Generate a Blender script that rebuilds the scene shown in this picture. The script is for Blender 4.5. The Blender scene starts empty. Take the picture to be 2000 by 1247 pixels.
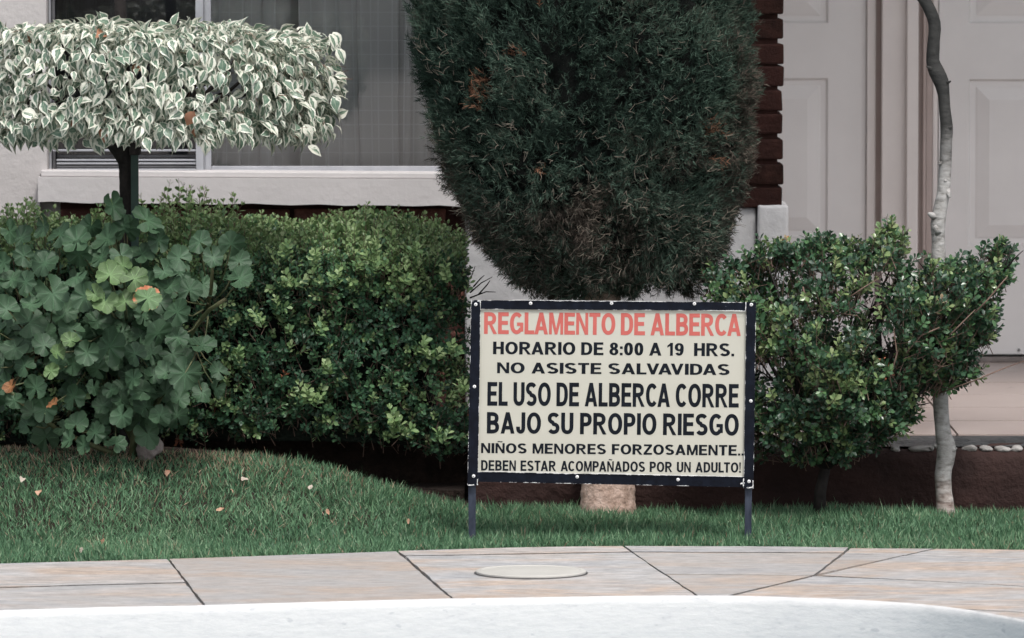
import bpy, bmesh, math, random
import numpy as np
from mathutils import Matrix, Vector
R = math.radians
rng = np.random.default_rng(7)
random.seed(7)
S = bpy.context.scene
COL = S.collection

# ------------------------------------------------------------------ camera
F_PX = 12500.0                       # focal length in pixels of a 2000 px wide picture
CAM = Vector((0.0, -14.56, 1.5))
PITCH = math.atan((167 + 623.5) / F_PX)
cd = bpy.data.cameras.new('camera'); cam = bpy.data.objects.new('camera', cd); COL.objects.link(cam)
cd.sensor_width = 36; cd.lens = F_PX * 36 / 2000; cd.clip_start = .1; cd.clip_end = 600
cam.location = CAM; cam.rotation_euler = (math.pi / 2 - PITCH, 0, 0)
cd.dof.use_dof = True; cd.dof.focus_distance = 15.6; cd.dof.aperture_fstop = 9
S.camera = cam
# ------------------------------------------------------------------ world, sun, exposure
SUN_EL, SUN_AZ = 60, 158             # azimuth clockwise from +Y
W = bpy.data.worlds.new('World'); S.world = W; W.use_nodes = True
nt = W.node_tree; bg = nt.nodes['Background']
sky = nt.nodes.new('ShaderNodeTexSky'); sky.sky_type = 'NISHITA'; sky.sun_disc = False
sky.sun_elevation = R(SUN_EL); sky.sun_rotation = R(SUN_AZ); sky.dust_density = 4; sky.air_density = 1; sky.ozone_density = 1
hs = nt.nodes.new('ShaderNodeHueSaturation'); hs.inputs['Saturation'].default_value = .38
nt.links.new(sky.outputs[0], hs.inputs['Color']); nt.links.new(hs.outputs[0], bg.inputs[0])
bg.inputs[1].default_value = .128
sl = bpy.data.lights.new('sun', 'SUN'); sl.energy = 1.5; sl.angle = R(10); sl.color = (1, .965, .93)
so = bpy.data.objects.new('sun', sl); COL.objects.link(so)
sd = Vector((math.sin(R(SUN_AZ)) * math.cos(R(SUN_EL)), math.cos(R(SUN_AZ)) * math.cos(R(SUN_EL)), math.sin(R(SUN_EL))))
so.rotation_euler = sd.to_track_quat('Z', 'Y').to_euler(); so.location = (3, -3, 8)
S.view_settings.view_transform = 'Standard'; S.view_settings.look = 'None'
S.view_settings.gamma = 1; S.view_settings.exposure = 0.62; S.view_settings.use_curve_mapping = False
S.cycles.max_bounces = 6; S.cycles.transparent_max_bounces = 12

# ------------------------------------------------------------------ helpers
cP, sP = math.cos(PITCH), math.sin(PITCH)
def ray(px, py):
    a, b = (px - 1000) / F_PX, -(py - 623.5) / F_PX
    return Vector((a, cP + b * sP, -sP + b * cP))
def P(px, py, Y):
    d = ray(px, py); return CAM + d * ((Y - CAM.y) / d.y)
def G(px, py, z=0.0):
    d = ray(px, py); return CAM + d * ((z - CAM.z) / d.z)
def SC(Y): return F_PX / (Y - CAM.y)          # px per metre at depth Y

def hsh(i, j, k, seed):
    n = (i * 374761393 + j * 668265263 + k * 2147483647 + seed * 1274126177) & 0xffffffff
    n = ((n ^ (n >> 13)) * 1274126177) & 0xffffffff
    return ((n ^ (n >> 16)) & 0xffff) / 65535.0
def vn(p, s, seed=0):
    """value noise 0..1 on an (N,3) array"""
    q = np.asarray(p, float) * s + 1000.0
    f = np.floor(q).astype(np.int64); t = q - f; t = t * t * (3 - 2 * t); r = 0
    for a in (0, 1):
        for b in (0, 1):
            for c in (0, 1):
                w = (t[:, 0] if a else 1 - t[:, 0]) * (t[:, 1] if b else 1 - t[:, 1]) * (t[:, 2] if c else 1 - t[:, 2])
                r = r + w * hsh(f[:, 0] + a, f[:, 1] + b, f[:, 2] + c, seed)
    return r
def unit(a): return a / np.maximum(np.linalg.norm(a, axis=1, keepdims=True), 1e-9)
def frames(axis, normal):
    """columns: x, y (=axis), z (~normal)"""
    y = unit(axis); x = unit(np.cross(y, normal)); z = np.cross(x, y)
    return np.stack([x, y, z], axis=2)

def link(o, parent=None):
    COL.objects.link(o)
    if parent is not None: o.parent = parent
    return o
def tag(o, label=None, cat=None, group=None, kind=None):
    if label: o['label'] = label
    if cat: o['category'] = cat
    if group: o['group'] = group
    if kind: o['kind'] = kind
    return o
def thing(name, label, cat, loc=(0, 0, 0), group=None, rz=0):
    o = bpy.data.objects.new(name, None); o.location = loc; o.rotation_euler.z = rz; o.empty_display_size = .1
    link(o); return tag(o, label, cat, group)
def raw_mesh(name, V, Fc, mat=None, smooth=False, uv=None, attr=None):
    me = bpy.data.meshes.new(name)
    V = np.asarray(V, np.float32)
    if isinstance(Fc, np.ndarray):
        n, k = Fc.shape
        me.vertices.add(len(V)); me.vertices.foreach_set('co', V.ravel())
        me.loops.add(n * k); me.loops.foreach_set('vertex_index', Fc.astype(np.int32).ravel())
        me.polygons.add(n); me.polygons.foreach_set('loop_start', np.arange(0, n * k, k, dtype=np.int32))
        me.update(calc_edges=True)
    else:
        me.from_pydata([tuple(map(float, v)) for v in V], [], Fc)
    if uv is not None:
        lay = me.uv_layers.new(name='UVMap'); li = np.empty(len(me.loops), np.int32); me.loops.foreach_get('vertex_index', li)
        lay.data.foreach_set('uv', np.asarray(uv, np.float32)[li].ravel())
    if attr is not None:
        at = me.attributes.new('age', 'FLOAT', 'POINT'); at.data.foreach_set('value', np.asarray(attr, np.float32))
    me.polygons.foreach_set('use_smooth', [smooth] * len(me.polygons))
    if mat: me.materials.append(mat)
    me.update(); return me
def pobj(name, me, parent=None, loc=None):
    """vertices are in world space; put them in the parent's space"""
    o = bpy.data.objects.new(name, me)
    link(o, parent)
    if parent is not None:
        m = Matrix.Translation(parent_loc(parent)); m = m @ Matrix.Rotation(parent_rz(parent), 4, 'Z')
        me.transform(m.inverted())
    return o
def parent_loc(p):
    l = Vector(p.location)
    while p.parent: p = p.parent; l = l + Vector(p.location)
    return l
def parent_rz(p): return 0.0
class MB:
    """collects boxes, tubes and polygons into one mesh"""
    def __init__(s): s.V = []; s.F = []; s.U = []
    def add(s, V, Fc, U=None):
        n = len(s.V); s.V += [tuple(v) for v in V]; s.F += [tuple(i + n for i in f) for f in Fc]
        s.U += list(U) if U is not None else [(0.5, 0.5)] * len(V)
    def box(s, x0, x1, y0, y1, z0, z1):
        s.add([(x0,y0,z0),(x1,y0,z0),(x1,y1,z0),(x0,y1,z0),(x0,y0,z1),(x1,y0,z1),(x1,y1,z1),(x0,y1,z1)],
              [(0,3,2,1),(4,5,6,7),(0,1,5,4),(1,2,6,5),(2,3,7,6),(3,0,4,7)])
    def prism(s, pts, y0, y1):
        """outline of (x,z) points, extruded along y"""
        n = len(pts)
        s.add([(x, y0, z) for x, z in pts] + [(x, y1, z) for x, z in pts],
              [tuple(range(n)), tuple(range(2 * n - 1, n - 1, -1))] + [((i + 1) % n, i, n + i, n + (i + 1) % n) for i in range(n)])
    def tube(s, pts, rad, k=8, cap=True, jit=0):
        pts = [Vector(p) for p in pts]; n = len(pts); V = []; Fc = []
        up = Vector((0.13, -1, .07))
        for i, p in enumerate(pts):
            t = (pts[min(i + 1, n - 1)] - pts[max(i - 1, 0)]).normalized()
            u = up - t * up.dot(t)
            if u.length < .2: u = Vector((1, 0, 0)) - t * t.x
            u.normalize(); v = t.cross(u); r = rad[i] if hasattr(rad, '__len__') else rad
            for j in range(k):
                a = 2 * math.pi * j / k; q = r * (1 + jit * (random.random() - .5))
                V.append(p + u * (math.cos(a) * q) + v * (math.sin(a) * q))
        for i in range(n - 1):
            for j in range(k):
                Fc.append((i * k + j, i * k + (j + 1) % k, (i + 1) * k + (j + 1) % k, (i + 1) * k + j))
        if cap: Fc += [tuple(range(k - 1, -1, -1)), tuple(range((n - 1) * k, n * k))]
        s.add(V, Fc)
    def build(s, name, mat, parent=None, smooth=False, bevel=0, seg=2, kind=None, label=None):
        me = bpy.data.meshes.new(name); me.from_pydata(s.V, [], s.F)
        lay = me.uv_layers.new(name='UVMap')
        for l in me.loops: lay.data[l.index].uv = s.U[l.vertex_index]
        bm = bmesh.new(); bm.from_mesh(me)
        if bevel: bmesh.ops.bevel(bm, geom=bm.edges[:], offset=bevel, segments=seg, affect='EDGES', profile=.5, clamp_overlap=True)
        bmesh.ops.recalc_face_normals(bm, faces=bm.faces)
        bm.to_mesh(me); bm.free()
        me.polygons.foreach_set('use_smooth', [smooth] * len(me.polygons))
        me.materials.append(mat)
        o = pobj(name, me, parent)
        return tag(o, label=label, kind=kind)
def smooth_path(pts, m=5):
    """Catmull-Rom through (x,y,z,r) points"""
    pts = [np.array(p, float) for p in pts]; out = []
    for i in range(len(pts) - 1):
        p0, p1, p2, p3 = pts[max(i - 1, 0)], pts[i], pts[i + 1], pts[min(i + 2, len(pts) - 1)]
        for k in range(m):
            t = k / m
            out.append(.5 * ((2 * p1) + (p2 - p0) * t + (2 * p0 - 5 * p1 + 4 * p2 - p3) * t * t + (3 * p1 - p0 - 3 * p2 + p3) * t ** 3))
    out.append(pts[-1]); return out

# ------------------------------------------------------------------ materials
def newmat(name):
    m = bpy.data.materials.new(name); m.use_nodes = True; nt = m.node_tree
    return m, nt, nt.nodes['Principled BSDF']
def nd(nt, t, **kw):
    n = nt.nodes.new(t)
    for k, v in kw.items():
        if k.startswith('_'): setattr(n, k[1:], v)
        else: n.inputs[k.replace('_', ' ')].default_value = v
    return n
def ramp(nt, fac, stops, interp='LINEAR'):
    r = nt.nodes.new('ShaderNodeValToRGB'); cr = r.color_ramp; cr.interpolation = interp
    while len(cr.elements) < len(stops): cr.elements.new(.5)
    for e, (p, c) in zip(cr.elements, stops):
        e.position = p; e.color = (*c, 1) if hasattr(c, '__len__') else (c, c, c, 1)
    nt.links.new(fac, r.inputs[0]); return r.outputs[0]
def coord(nt, scale=(1, 1, 1), kind='Object'):
    tc = nt.nodes.new('ShaderNodeTexCoord'); mp = nt.nodes.new('ShaderNodeMapping')
    mp.inputs['Scale'].default_value = scale; nt.links.new(tc.outputs[kind], mp.inputs[0]); return mp.outputs[0]
def wcoord(nt, scale=(1, 1, 1)):
    g = nt.nodes.new('ShaderNodeNewGeometry'); mp = nt.nodes.new('ShaderNodeMapping')
    mp.inputs['Scale'].default_value = scale; nt.links.new(g.outputs['Position'], mp.inputs[0]); return mp.outputs[0]
def noise(nt, vec, scale, detail=4, rough=.55, dist=0):
    n = nd(nt, 'ShaderNodeTexNoise', Scale=scale, Detail=detail, Roughness=rough, Distortion=dist)
    nt.links.new(vec, n.inputs['Vector']); return n.outputs['Fac']
def mixc(nt, fac, a, b, mode='MIX'):
    m = nt.nodes.new('ShaderNodeMix'); m.data_type = 'RGBA'; m.blend_type = mode
    for s, v in ((m.inputs[0], fac), (m.inputs[6], a), (m.inputs[7], b)):
        if isinstance(v, bpy.types.NodeSocket): nt.links.new(v, s)
        elif isinstance(v, (int, float)): s.default_value = v
        else: s.default_value = (*v, 1)
    return m.outputs[2]
def mth(nt, op, a, b=0.0, c=0.0):
    m = nt.nodes.new('ShaderNodeMath'); m.operation = op
    for s, v in zip(m.inputs, (a, b, c)):
        if isinstance(v, bpy.types.NodeSocket): nt.links.new(v, s)
        else: s.default_value = v
    return m.outputs[0]
def bump(nt, bs, h, strength=.3, dist=.01):
    b = nt.nodes.new('ShaderNodeBump'); b.inputs['Strength'].default_value = strength; b.inputs['Distance'].default_value = dist
    nt.links.new(h, b.inputs['Height']); nt.links.new(b.outputs[0], bs.inputs['Normal'])
def rough_mat(name, c1, c2, scale=8, rough=.8, bs=.3, bscale=60, bdist=.004, vscale=(1, 1, 1), stops=None, world=True, spec=.3):
    m, nt, b = newmat(name); v = (wcoord if world else coord)(nt, vscale)
    n = noise(nt, v, scale, 6, .6)
    c = ramp(nt, n, stops or [(.3, c1), (.7, c2)])
    nt.links.new(c, b.inputs['Base Color']); b.inputs['Roughness'].default_value = rough; b.inputs['Specular IOR Level'].default_value = spec
    bump(nt, b, noise(nt, v, bscale, 5, .6), bs, bdist); return m

M = {}
M['stucco'] = rough_mat('stucco', (.47, .445, .44), (.56, .53, .525), 3, .85, .5, 55, .004)
M['sill'] = rough_mat('painted_sill', (.52, .50, .50), (.59, .565, .565), 4, .7, .45, 45, .004)
M['plinth'] = rough_mat('whitewashed_plinth', (.40, .40, .41), (.56, .56, .56), 9, .85, .6, 35, .006)
M['brick'] = None
M['mortar'] = rough_mat('stained_mortar', (.035, .015, .012), (.07, .03, .025), 20, .95, .5, 90, .004)
M['alu'] = rough_mat('grey_aluminium', (.30, .31, .34), (.42, .43, .46), 12, .38, .1, 200, .001, spec=.6)
M['darkalu'] = rough_mat('dark_window_track', (.06, .06, .065), (.14, .14, .15), 14, .45, .1, 200, .001)
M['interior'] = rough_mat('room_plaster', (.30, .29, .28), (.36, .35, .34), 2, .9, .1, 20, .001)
M['door'] = rough_mat('painted_door', (.72, .70, .69), (.79, .77, .76), 3.5, .42, .12, 26, .002, spec=.45)
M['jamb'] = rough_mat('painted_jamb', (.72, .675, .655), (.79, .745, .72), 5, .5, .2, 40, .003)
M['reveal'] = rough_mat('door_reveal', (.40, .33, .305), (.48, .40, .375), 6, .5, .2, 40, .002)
M['threshold'] = rough_mat('threshold_metal', (.16, .14, .13), (.24, .21, .20), 20, .4, .1, 100, .001)
M['planter'] = rough_mat('brown_painted_wall', (.020, .010, .009), (.040, .019, .016), 7, .85, .9, 14, .02)
M['plastic'] = rough_mat('black_plastic_edging', (.010, .013, .015), (.03, .034, .037), 22, .35, 1, 30, .02, spec=.6)
M['pebble'] = rough_mat('white_stone', (.20, .19, .18), (.38, .365, .35), 20, .85, .6, 70, .004)
M['soil'] = rough_mat('dark_soil', (.012, .008, .006), (.04, .026, .02), 25, 1, 1, 60, .02)
M['trunkcyp'] = rough_mat('pale_cypress_bark', (.30, .20, .16), (.52, .40, .34), 40, .9, 1, 90, .006,
                          stops=[(.25, (.09, .06, .05)), (.38, (.34, .24, .19)), (.55, (.50, .37, .31)), (.8, (.60, .47, .41))])
M['darkbark'] = rough_mat('dark_bark', (.012, .010, .010), (.035, .030, .028), 30, .9, .8, 90, .004)
M['twig'] = rough_mat('brown_twig', (.10, .065, .05), (.22, .15, .12), 30, .8, .4, 120, .002)
M['stem'] = rough_mat('geranium_stem', (.06, .10, .045), (.15, .13, .07), 20, .6, .3, 120, .002)
M['stake'] = rough_mat('green_stake', (.018, .04, .032), (.035, .065, .052), 20, .5, .2, 80, .001)
M['rock'] = rough_mat('grey_rock', (.16, .13, .12), (.34, .30, .29), 22, .95, 1, 45, .01)
M['lid'] = rough_mat('offwhite_plastic', (.43, .42, .39), (.50, .49, .46), 9, .5, .1, 100, .001)
M['screw'] = rough_mat('galvanised_screw', (.62, .62, .62), (.85, .85, .85), 100, .35, .1, 200, .001)
M['screwdark'] = rough_mat('screw_slot', (.12, .12, .12), (.25, .25, .25), 100, .5, .1, 200, .001)
M['terracotta'] = rough_mat('terracotta', (.30, .11, .06), (.42, .17, .09), 12, .8, .3, 60, .002)
M['roof'] = rough_mat('roof_plaster', (.50, .48, .47), (.6, .58, .57), 3, .9, .2, 40, .003)
M['deck'] = rough_mat('far_deck_stone', (.36, .31, .28), (.50, .46, .43), 3, .8, .3, 30, .003)
M['drymat'] = rough_mat('dry_leaf', (.30, .15, .09), (.55, .36, .26), 40, .8, .3, 120, .002)
M['petal'] = rough_mat('bleached_leaf', (.34, .29, .24), (.52, .45, .38), 50, .8, .3, 120, .002)

def mk_brick(k=1.0):
    m, nt, b = newmat('old_red_brick'); v = wcoord(nt)
    oi = nt.nodes.new('ShaderNodeObjectInfo')
    c = ramp(nt, noise(nt, v, 28, 6, .65), [(.3, (.020*k, .011*k, .009*k)), (.55, (.050*k, .023*k, .018*k)), (.8, (.10*k, .045*k, .034*k))])
    c2 = mixc(nt, mth(nt, 'MULTIPLY', oi.outputs['Random'], .6), c, (.05, .02, .018))
    nt.links.new(c2, b.inputs['Base Color']); b.inputs['Roughness'].default_value = .9; b.inputs['Specular IOR Level'].default_value = .1
    bump(nt, b, noise(nt, v, 90, 6, .7), .8, .006); return m
M['brick'] = mk_brick(.42); M['redbrick'] = mk_brick(3.2)

def mk_stone():
    m, nt, b = newmat('quartzite_slab'); v = wcoord(nt)
    oi = nt.nodes.new('ShaderNodeObjectInfo')
    cm = nt.nodes.new('ShaderNodeCombineXYZ'); r = mth(nt, 'MULTIPLY', oi.outputs['Random'], 7)
    for i in range(3): nt.links.new(r, cm.inputs[i])
    ad = nt.nodes.new('ShaderNodeVectorMath'); ad.operation = 'ADD'
    sc = wcoord(nt, (1, 1.15, 1)); nt.links.new(sc, ad.inputs[0]); nt.links.new(cm.outputs[0], ad.inputs[1])
    def aniso(sx, sy):
        mp = nt.nodes.new('ShaderNodeMapping'); mp.inputs['Scale'].default_value = (sx, sy, 1); nt.links.new(ad.outputs[0], mp.inputs[0]); return mp.outputs[0]
    n1 = noise(nt, aniso(.9, 2.2), 2.0, 7, .60, .8)
    base = ramp(nt, n1, [(.34, (.33, .335, .35)), (.46, (.40, .39, .385)), (.54, (.40, .36, .335)), (.60, (.44, .35, .285)), (.68, (.385, .35, .33)), (.78, (.34, .33, .33))])
    n2 = noise(nt, aniso(3.2, 15), 5, 10, .82)
    c = mixc(nt, .8, base, ramp(nt, n2, [(.36, .16), (.5, .50), (.62, .80)]), 'OVERLAY')
    n3 = noise(nt, aniso(1.0, 12), 7, 7, .8)
    veins = ramp(nt, n3, [(.34, 1.), (.40, 0.)])
    c = mixc(nt, mth(nt, 'MULTIPLY', veins, .6), c, (.19, .15, .14))
    n4 = noise(nt, aniso(1, 1.4), 60, 4, .8)
    c = mixc(nt, ramp(nt, n4, [(.66, 0.), (.72, .5)]), c, (.16, .14, .13))
    c = mixc(nt, mth(nt, 'MULTIPLY', mth(nt, 'FRACT', mth(nt, 'MULTIPLY', oi.outputs['Random'], 5.3)), .38), c, (.30, .275, .26))
    nt.links.new(c, b.inputs['Base Color']); b.inputs['Roughness'].default_value = .62
    bump(nt, b, n2, .25, .004); return m
M['stone'] = mk_stone()

def mk_poolwall():
    m, nt, b = newmat('white_pool_paint')
    n1 = noise(nt, wcoord(nt, (1, 1, 3.5)), 22, 9, .78)
    c = ramp(nt, n1, [(.30, (.40, .405, .42)), (.38, (.56, .56, .565)), (.55, (.615, .612, .608))])
    n2 = noise(nt, wcoord(nt, (1, 1, 2.2)), 26, 3, .5)
    c = mixc(nt, ramp(nt, n2, [(.70, 0.), (.74, .55)]), c, (.40, .41, .43))
    nt.links.new(c, b.inputs['Base Color']); b.inputs['Roughness'].default_value = .6
    bump(nt, b, noise(nt, wcoord(nt, (1, 1, 3)), 24, 6, .65), .22, .008); return m
M['poolwall'] = mk_poolwall()

def mk_water():
    m, nt, b = newmat('pool_water'); b.inputs['Base Color'].default_value = (.10, .22, .26, 1)
    b.inputs['Roughness'].default_value = .12; b.inputs['Transmission Weight'].default_value = .3; b.inputs['IOR'].default_value = 1.33
    bump(nt, b, noise(nt, wcoord(nt), 6, 3, .5), .3, .03); return m
M['water'] = mk_water()

def mk_tile():
    m, nt, b = newmat('glazed_floor_tile')
    c = ramp(nt, noise(nt, wcoord(nt, (1, .6, 1)), 3, 5, .6), [(.3, (.33, .26, .235)), (.7, (.42, .345, .315))])
    c = mixc(nt, ramp(nt, noise(nt, wcoord(nt, (1, .5, 1)), 11, 3, .6), [(.70, 0.), (.73, .7)]), c, (.12, .09, .08))
    nt.links.new(c, b.inputs['Base Color']); b.inputs['Roughness'].default_value = .30; return m
M['tile'] = mk_tile()

def mk_glass(name, tint, gloss):
    m, nt, b = newmat(name); out = nt.nodes['Material Output']
    tr = nd(nt, 'ShaderNodeBsdfTransparent'); tr.inputs[0].default_value = (*tint, 1)
    gl = nd(nt, 'ShaderNodeBsdfGlossy', Roughness=.03)
    fr = nd(nt, 'ShaderNodeFresnel', IOR=1.5); mx = nt.nodes.new('ShaderNodeMixShader')
    nt.links.new(mth(nt, 'ADD', fr.outputs[0], gloss), mx.inputs[0]); nt.links.new(tr.outputs[0], mx.inputs[1]); nt.links.new(gl.outputs[0], mx.inputs[2])
    nt.links.new(mx.outputs[0], out.inputs[0]); return m
M['glass'] = mk_glass('window_glass', (.95, .96, .96), .01)
M['glassdark'] = mk_glass('window_glass_with_screen', (.50, .51, .53), .01)

def mk_curtain():
    m, nt, b = newmat('sheer_checked_curtain'); out = nt.nodes['Material Output']
    tc = nt.nodes.new('ShaderNodeTexCoord'); sp = nt.nodes.new('ShaderNodeSeparateXYZ'); nt.links.new(tc.outputs['UV'], sp.inputs[0])
    def lines(s, per, w):
        f = mth(nt, 'FRACT', mth(nt, 'DIVIDE', s, per)); a = mth(nt, 'ABSOLUTE', mth(nt, 'SUBTRACT', f, .5))
        return mth(nt, 'LESS_THAN', a, w)
    l = mth(nt, 'MAXIMUM', lines(sp.outputs[0], .038, .045), lines(sp.outputs[1], .038, .035))
    n = noise(nt, wcoord(nt), 3, 3, .5)
    c = mixc(nt, mth(nt, 'MULTIPLY', l, .6), ramp(nt, n, [(.3, (.78, .77, .775)), (.7, (.86, .85, .85))]), (.88, .9, .92))
    nt.links.new(c, b.inputs['Base Color']); b.inputs['Roughness'].default_value = .9
    tl = nd(nt, 'ShaderNodeBsdfTranslucent'); nt.links.new(c, tl.inputs[0])
    m1 = nt.nodes.new('ShaderNodeMixShader'); m1.inputs[0].default_value = .25
    nt.links.new(b.outputs[0], m1.inputs[1]); nt.links.new(tl.outputs[0], m1.inputs[2])
    tr = nd(nt, 'ShaderNodeBsdfTransparent'); m2 = nt.nodes.new('ShaderNodeMixShader')
    lw = nd(nt, 'ShaderNodeLayerWeight', Blend=.5)      # sheer cloth is thinner to look through face-on than edge-on
    f_ = mth(nt, 'MAXIMUM', mth(nt, 'SUBTRACT', mth(nt, 'SUBTRACT', .36, mth(nt, 'MULTIPLY', lw.outputs['Facing'], .8)), mth(nt, 'MULTIPLY', l, .10)), .0)
    nt.links.new(f_, m2.inputs[0])
    nt.links.new(m1.outputs[0], m2.inputs[1]); nt.links.new(tr.outputs[0], m2.inputs[2]); nt.links.new(m2.outputs[0], out.inputs[0]); return m
M['curtain'] = mk_curtain()

def leafmat(name, stops, rough=.45, transl=.18, spec=.4, vein=.25, radial=False):
    """colour by the leaf's own age value"""
    m, nt, b = newmat(name); out = nt.nodes['Material Output']
    at = nd(nt, 'ShaderNodeAttribute', _attribute_name='age')
    c = ramp(nt, at.outputs['Fac'], stops)
    tc = nt.nodes.new('ShaderNodeTexCoord'); sp = nt.nodes.new('ShaderNodeSeparateXYZ'); nt.links.new(tc.outputs['UV'], sp.inputs[0])
    rib = mth(nt, 'LESS_THAN', mth(nt, 'ABSOLUTE', sp.outputs[0]), .04)
    c = mixc(nt, mth(nt, 'MULTIPLY', rib, vein), c, (.35, .42, .22))
    nt.links.new(c, b.inputs['Base Color']); b.inputs['Roughness'].default_value = rough; b.inputs['Specular IOR Level'].default_value = spec
    if transl:
        tl = nd(nt, 'ShaderNodeBsdfTranslucent'); nt.links.new(c, tl.inputs[0]); mx = nt.nodes.new('ShaderNodeMixShader')
        mx.inputs[0].default_value = transl; nt.links.new(b.outputs[0], mx.inputs[1]); nt.links.new(tl.outputs[0], mx.inputs[2])
        nt.links.new(mx.outputs[0], out.inputs[0])
    return m
M['hedge'] = leafmat('hedge_leaf', [(0, (.022, .048, .034)), (.35, (.042, .108, .060)), (.65, (.095, .20, .092)), (.85, (.23, .34, .14)), (.94, (.30, .39, .20)), (.955, (.34, .12, .06)), (1, (.26, .09, .05))], .42, .2)
M['bush'] = leafmat('bush_leaf', [(0, (.020, .045, .032)), (.4, (.042, .102, .055)), (.65, (.09, .19, .075)), (.9, (.23, .31, .13)), (.965, (.30, .36, .17)), (.98, (.42, .18, .06)), (1, (.5, .38, .25))], .30, .18, .6)
M['cyp'] = leafmat('cypress_foliage', [(0, (.016, .029, .022)), (.20, (.040, .074, .054)), (.38, (.095, .145, .108)), (.50, (.045, .052, .038)), (.60, (.040, .037, .030)), (.75, (.075, .064, .052)), (.9, (.13, .105, .085)), (.95, (.18, .085, .05)), (1, (.30, .16, .10))], .8, .05, .2, 0)
M['grass'] = leafmat('grass_blade', [(0, (.040, .090, .050)), (.45, (.105, .225, .120)), (.75, (.21, .36, .20)), (.90, (.36, .45, .30)), (.93, (.30, .21, .14)), (1, (.42, .31, .22))], .5, .25, .35, 0)

def mk_ficus():
    m, nt, b = newmat('variegated_leaf'); out = nt.nodes['Material Output']
    at = nd(nt, 'ShaderNodeAttribute', _attribute_name='age')
    tc = nt.nodes.new('ShaderNodeTexCoord'); sp = nt.nodes.new('ShaderNodeSeparateXYZ'); nt.links.new(tc.outputs['UV'], sp.inputs[0])
    u, v = sp.outputs[0], sp.outputs[1]
    cm = nt.nodes.new('ShaderNodeCombineXYZ'); nt.links.new(u, cm.inputs[0]); nt.links.new(v, cm.inputs[1]); nt.links.new(mth(nt, 'MULTIPLY', at.outputs['Fac'], 37), cm.inputs[2])
    n = noise(nt, cm.outputs[0], 3.2, 4, .6)
    au = mth(nt, 'ABSOLUTE', u)
    # how much of the leaf is green depends on the leaf
    lim = mth(nt, 'ADD', mth(nt, 'MULTIPLY', at.outputs['Fac'], -.62), .86)
    e = mth(nt, 'ADD', mth(nt, 'ADD', au, mth(nt, 'MULTIPLY', mth(nt, 'ABSOLUTE', mth(nt, 'SUBTRACT', v, .45)), .55)), mth(nt, 'MULTIPLY', mth(nt, 'SUBTRACT', n, .5), 1.3))
    k = ramp(nt, mth(nt, 'SUBTRACT', e, lim), [(0, 0.), (.06, 1.)])
    gr = ramp(nt, n, [(.35, (.085, .165, .115)), (.6, (.19, .27, .20))])
    cr = ramp(nt, noise(nt, cm.outputs[0], 5, 2, .5), [(.3, (.66, .66, .55)), (.7, (.82, .82, .73))])
    c = mixc(nt, k, gr, cr)
    c = mixc(nt, mth(nt, 'MULTIPLY', mth(nt, 'LESS_THAN', au, .05), .5), c, (.5, .55, .4))
    c = mixc(nt, mth(nt, 'GREATER_THAN', at.outputs['Fac'], .985), c, (.42, .20, .12))
    nt.links.new(c, b.inputs['Base Color']); b.inputs['Roughness'].default_value = .38; b.inputs['Specular IOR Level'].default_value = .5
    tl = nd(nt, 'ShaderNodeBsdfTranslucent'); nt.links.new(c, tl.inputs[0]); mx = nt.nodes.new('ShaderNodeMixShader')
    mx.inputs[0].default_value = .22; nt.links.new(b.outputs[0], mx.inputs[1]); nt.links.new(tl.outputs[0], mx.inputs[2]); nt.links.new(mx.outputs[0], out.inputs[0])
    return m
M['ficus'] = mk_ficus()

def mk_geranium(name, c1, c2, edge, young=False):
    """UV: u = angle / 2pi, v = distance from the petiole (1 = rim)"""
    m, nt, b = newmat(name); out = nt.nodes['Material Output']
    tc = nt.nodes.new('ShaderNodeTexCoord'); sp = nt.nodes.new('ShaderNodeSeparateXYZ'); nt.links.new(tc.outputs['UV'], sp.inputs[0])
    oi = nt.nodes.new('ShaderNodeObjectInfo')
    f = mth(nt, 'ABSOLUTE', mth(nt, 'SUBTRACT', mth(nt, 'FRACT', mth(nt, 'MULTIPLY', sp.outputs[0], 7)), .5))
    vw = mth(nt, 'MULTIPLY', mth(nt, 'LESS_THAN', f, mth(nt, 'MULTIPLY', mth(nt, 'SUBTRACT', 1.15, sp.outputs[1]), .06)), .35)
    n = noise(nt, coord(nt), 60, 5, .6)
    c = mixc(nt, n, c1, c2)
    c = mixc(nt, mth(nt, 'MULTIPLY', oi.outputs['Random'], .8), c, tuple(x * .5 for x in c1))
    c = mixc(nt, vw, c, tuple(min(1, x * 3.2) for x in c1))
    c = mixc(nt, ramp(nt, sp.outputs[1], [(.0, .45), (.45, 0.)]), c, tuple(x * 1.9 for x in c1))
    c = mixc(nt, ramp(nt, noise(nt, coord(nt), 22, 2), [(.3, .5), (.6, 0.)]), c, tuple(x * .5 for x in c1))
    if edge:
        e = ramp(nt, mth(nt, 'ADD', mth(nt, 'SUBTRACT', sp.outputs[1], mth(nt, 'MULTIPLY', mth(nt, 'LESS_THAN', sp.outputs[0], .52), .35)), mth(nt, 'MULTIPLY', mth(nt, 'SUBTRACT', noise(nt, coord(nt), 1.1, 3), .47), 2.2)), [(.80, 0.), (1.0, 1.)])
        c = mixc(nt, e, c, edge)
    nt.links.new(c, b.inputs['Base Color']); b.inputs['Roughness'].default_value = .5; b.inputs['Specular IOR Level'].default_value = .4
    tl = nd(nt, 'ShaderNodeBsdfTranslucent'); nt.links.new(c, tl.inputs[0]); mx = nt.nodes.new('ShaderNodeMixShader')
    mx.inputs[0].default_value = .18; nt.links.new(b.outputs[0], mx.inputs[1]); nt.links.new(tl.outputs[0], mx.inputs[2]); nt.links.new(mx.outputs[0], out.inputs[0])
    bump(nt, b, n, .3, .002); return m
M['ger'] = mk_geranium('geranium_leaf', (.050, .108, .055), (.088, .165, .088), None)
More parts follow.
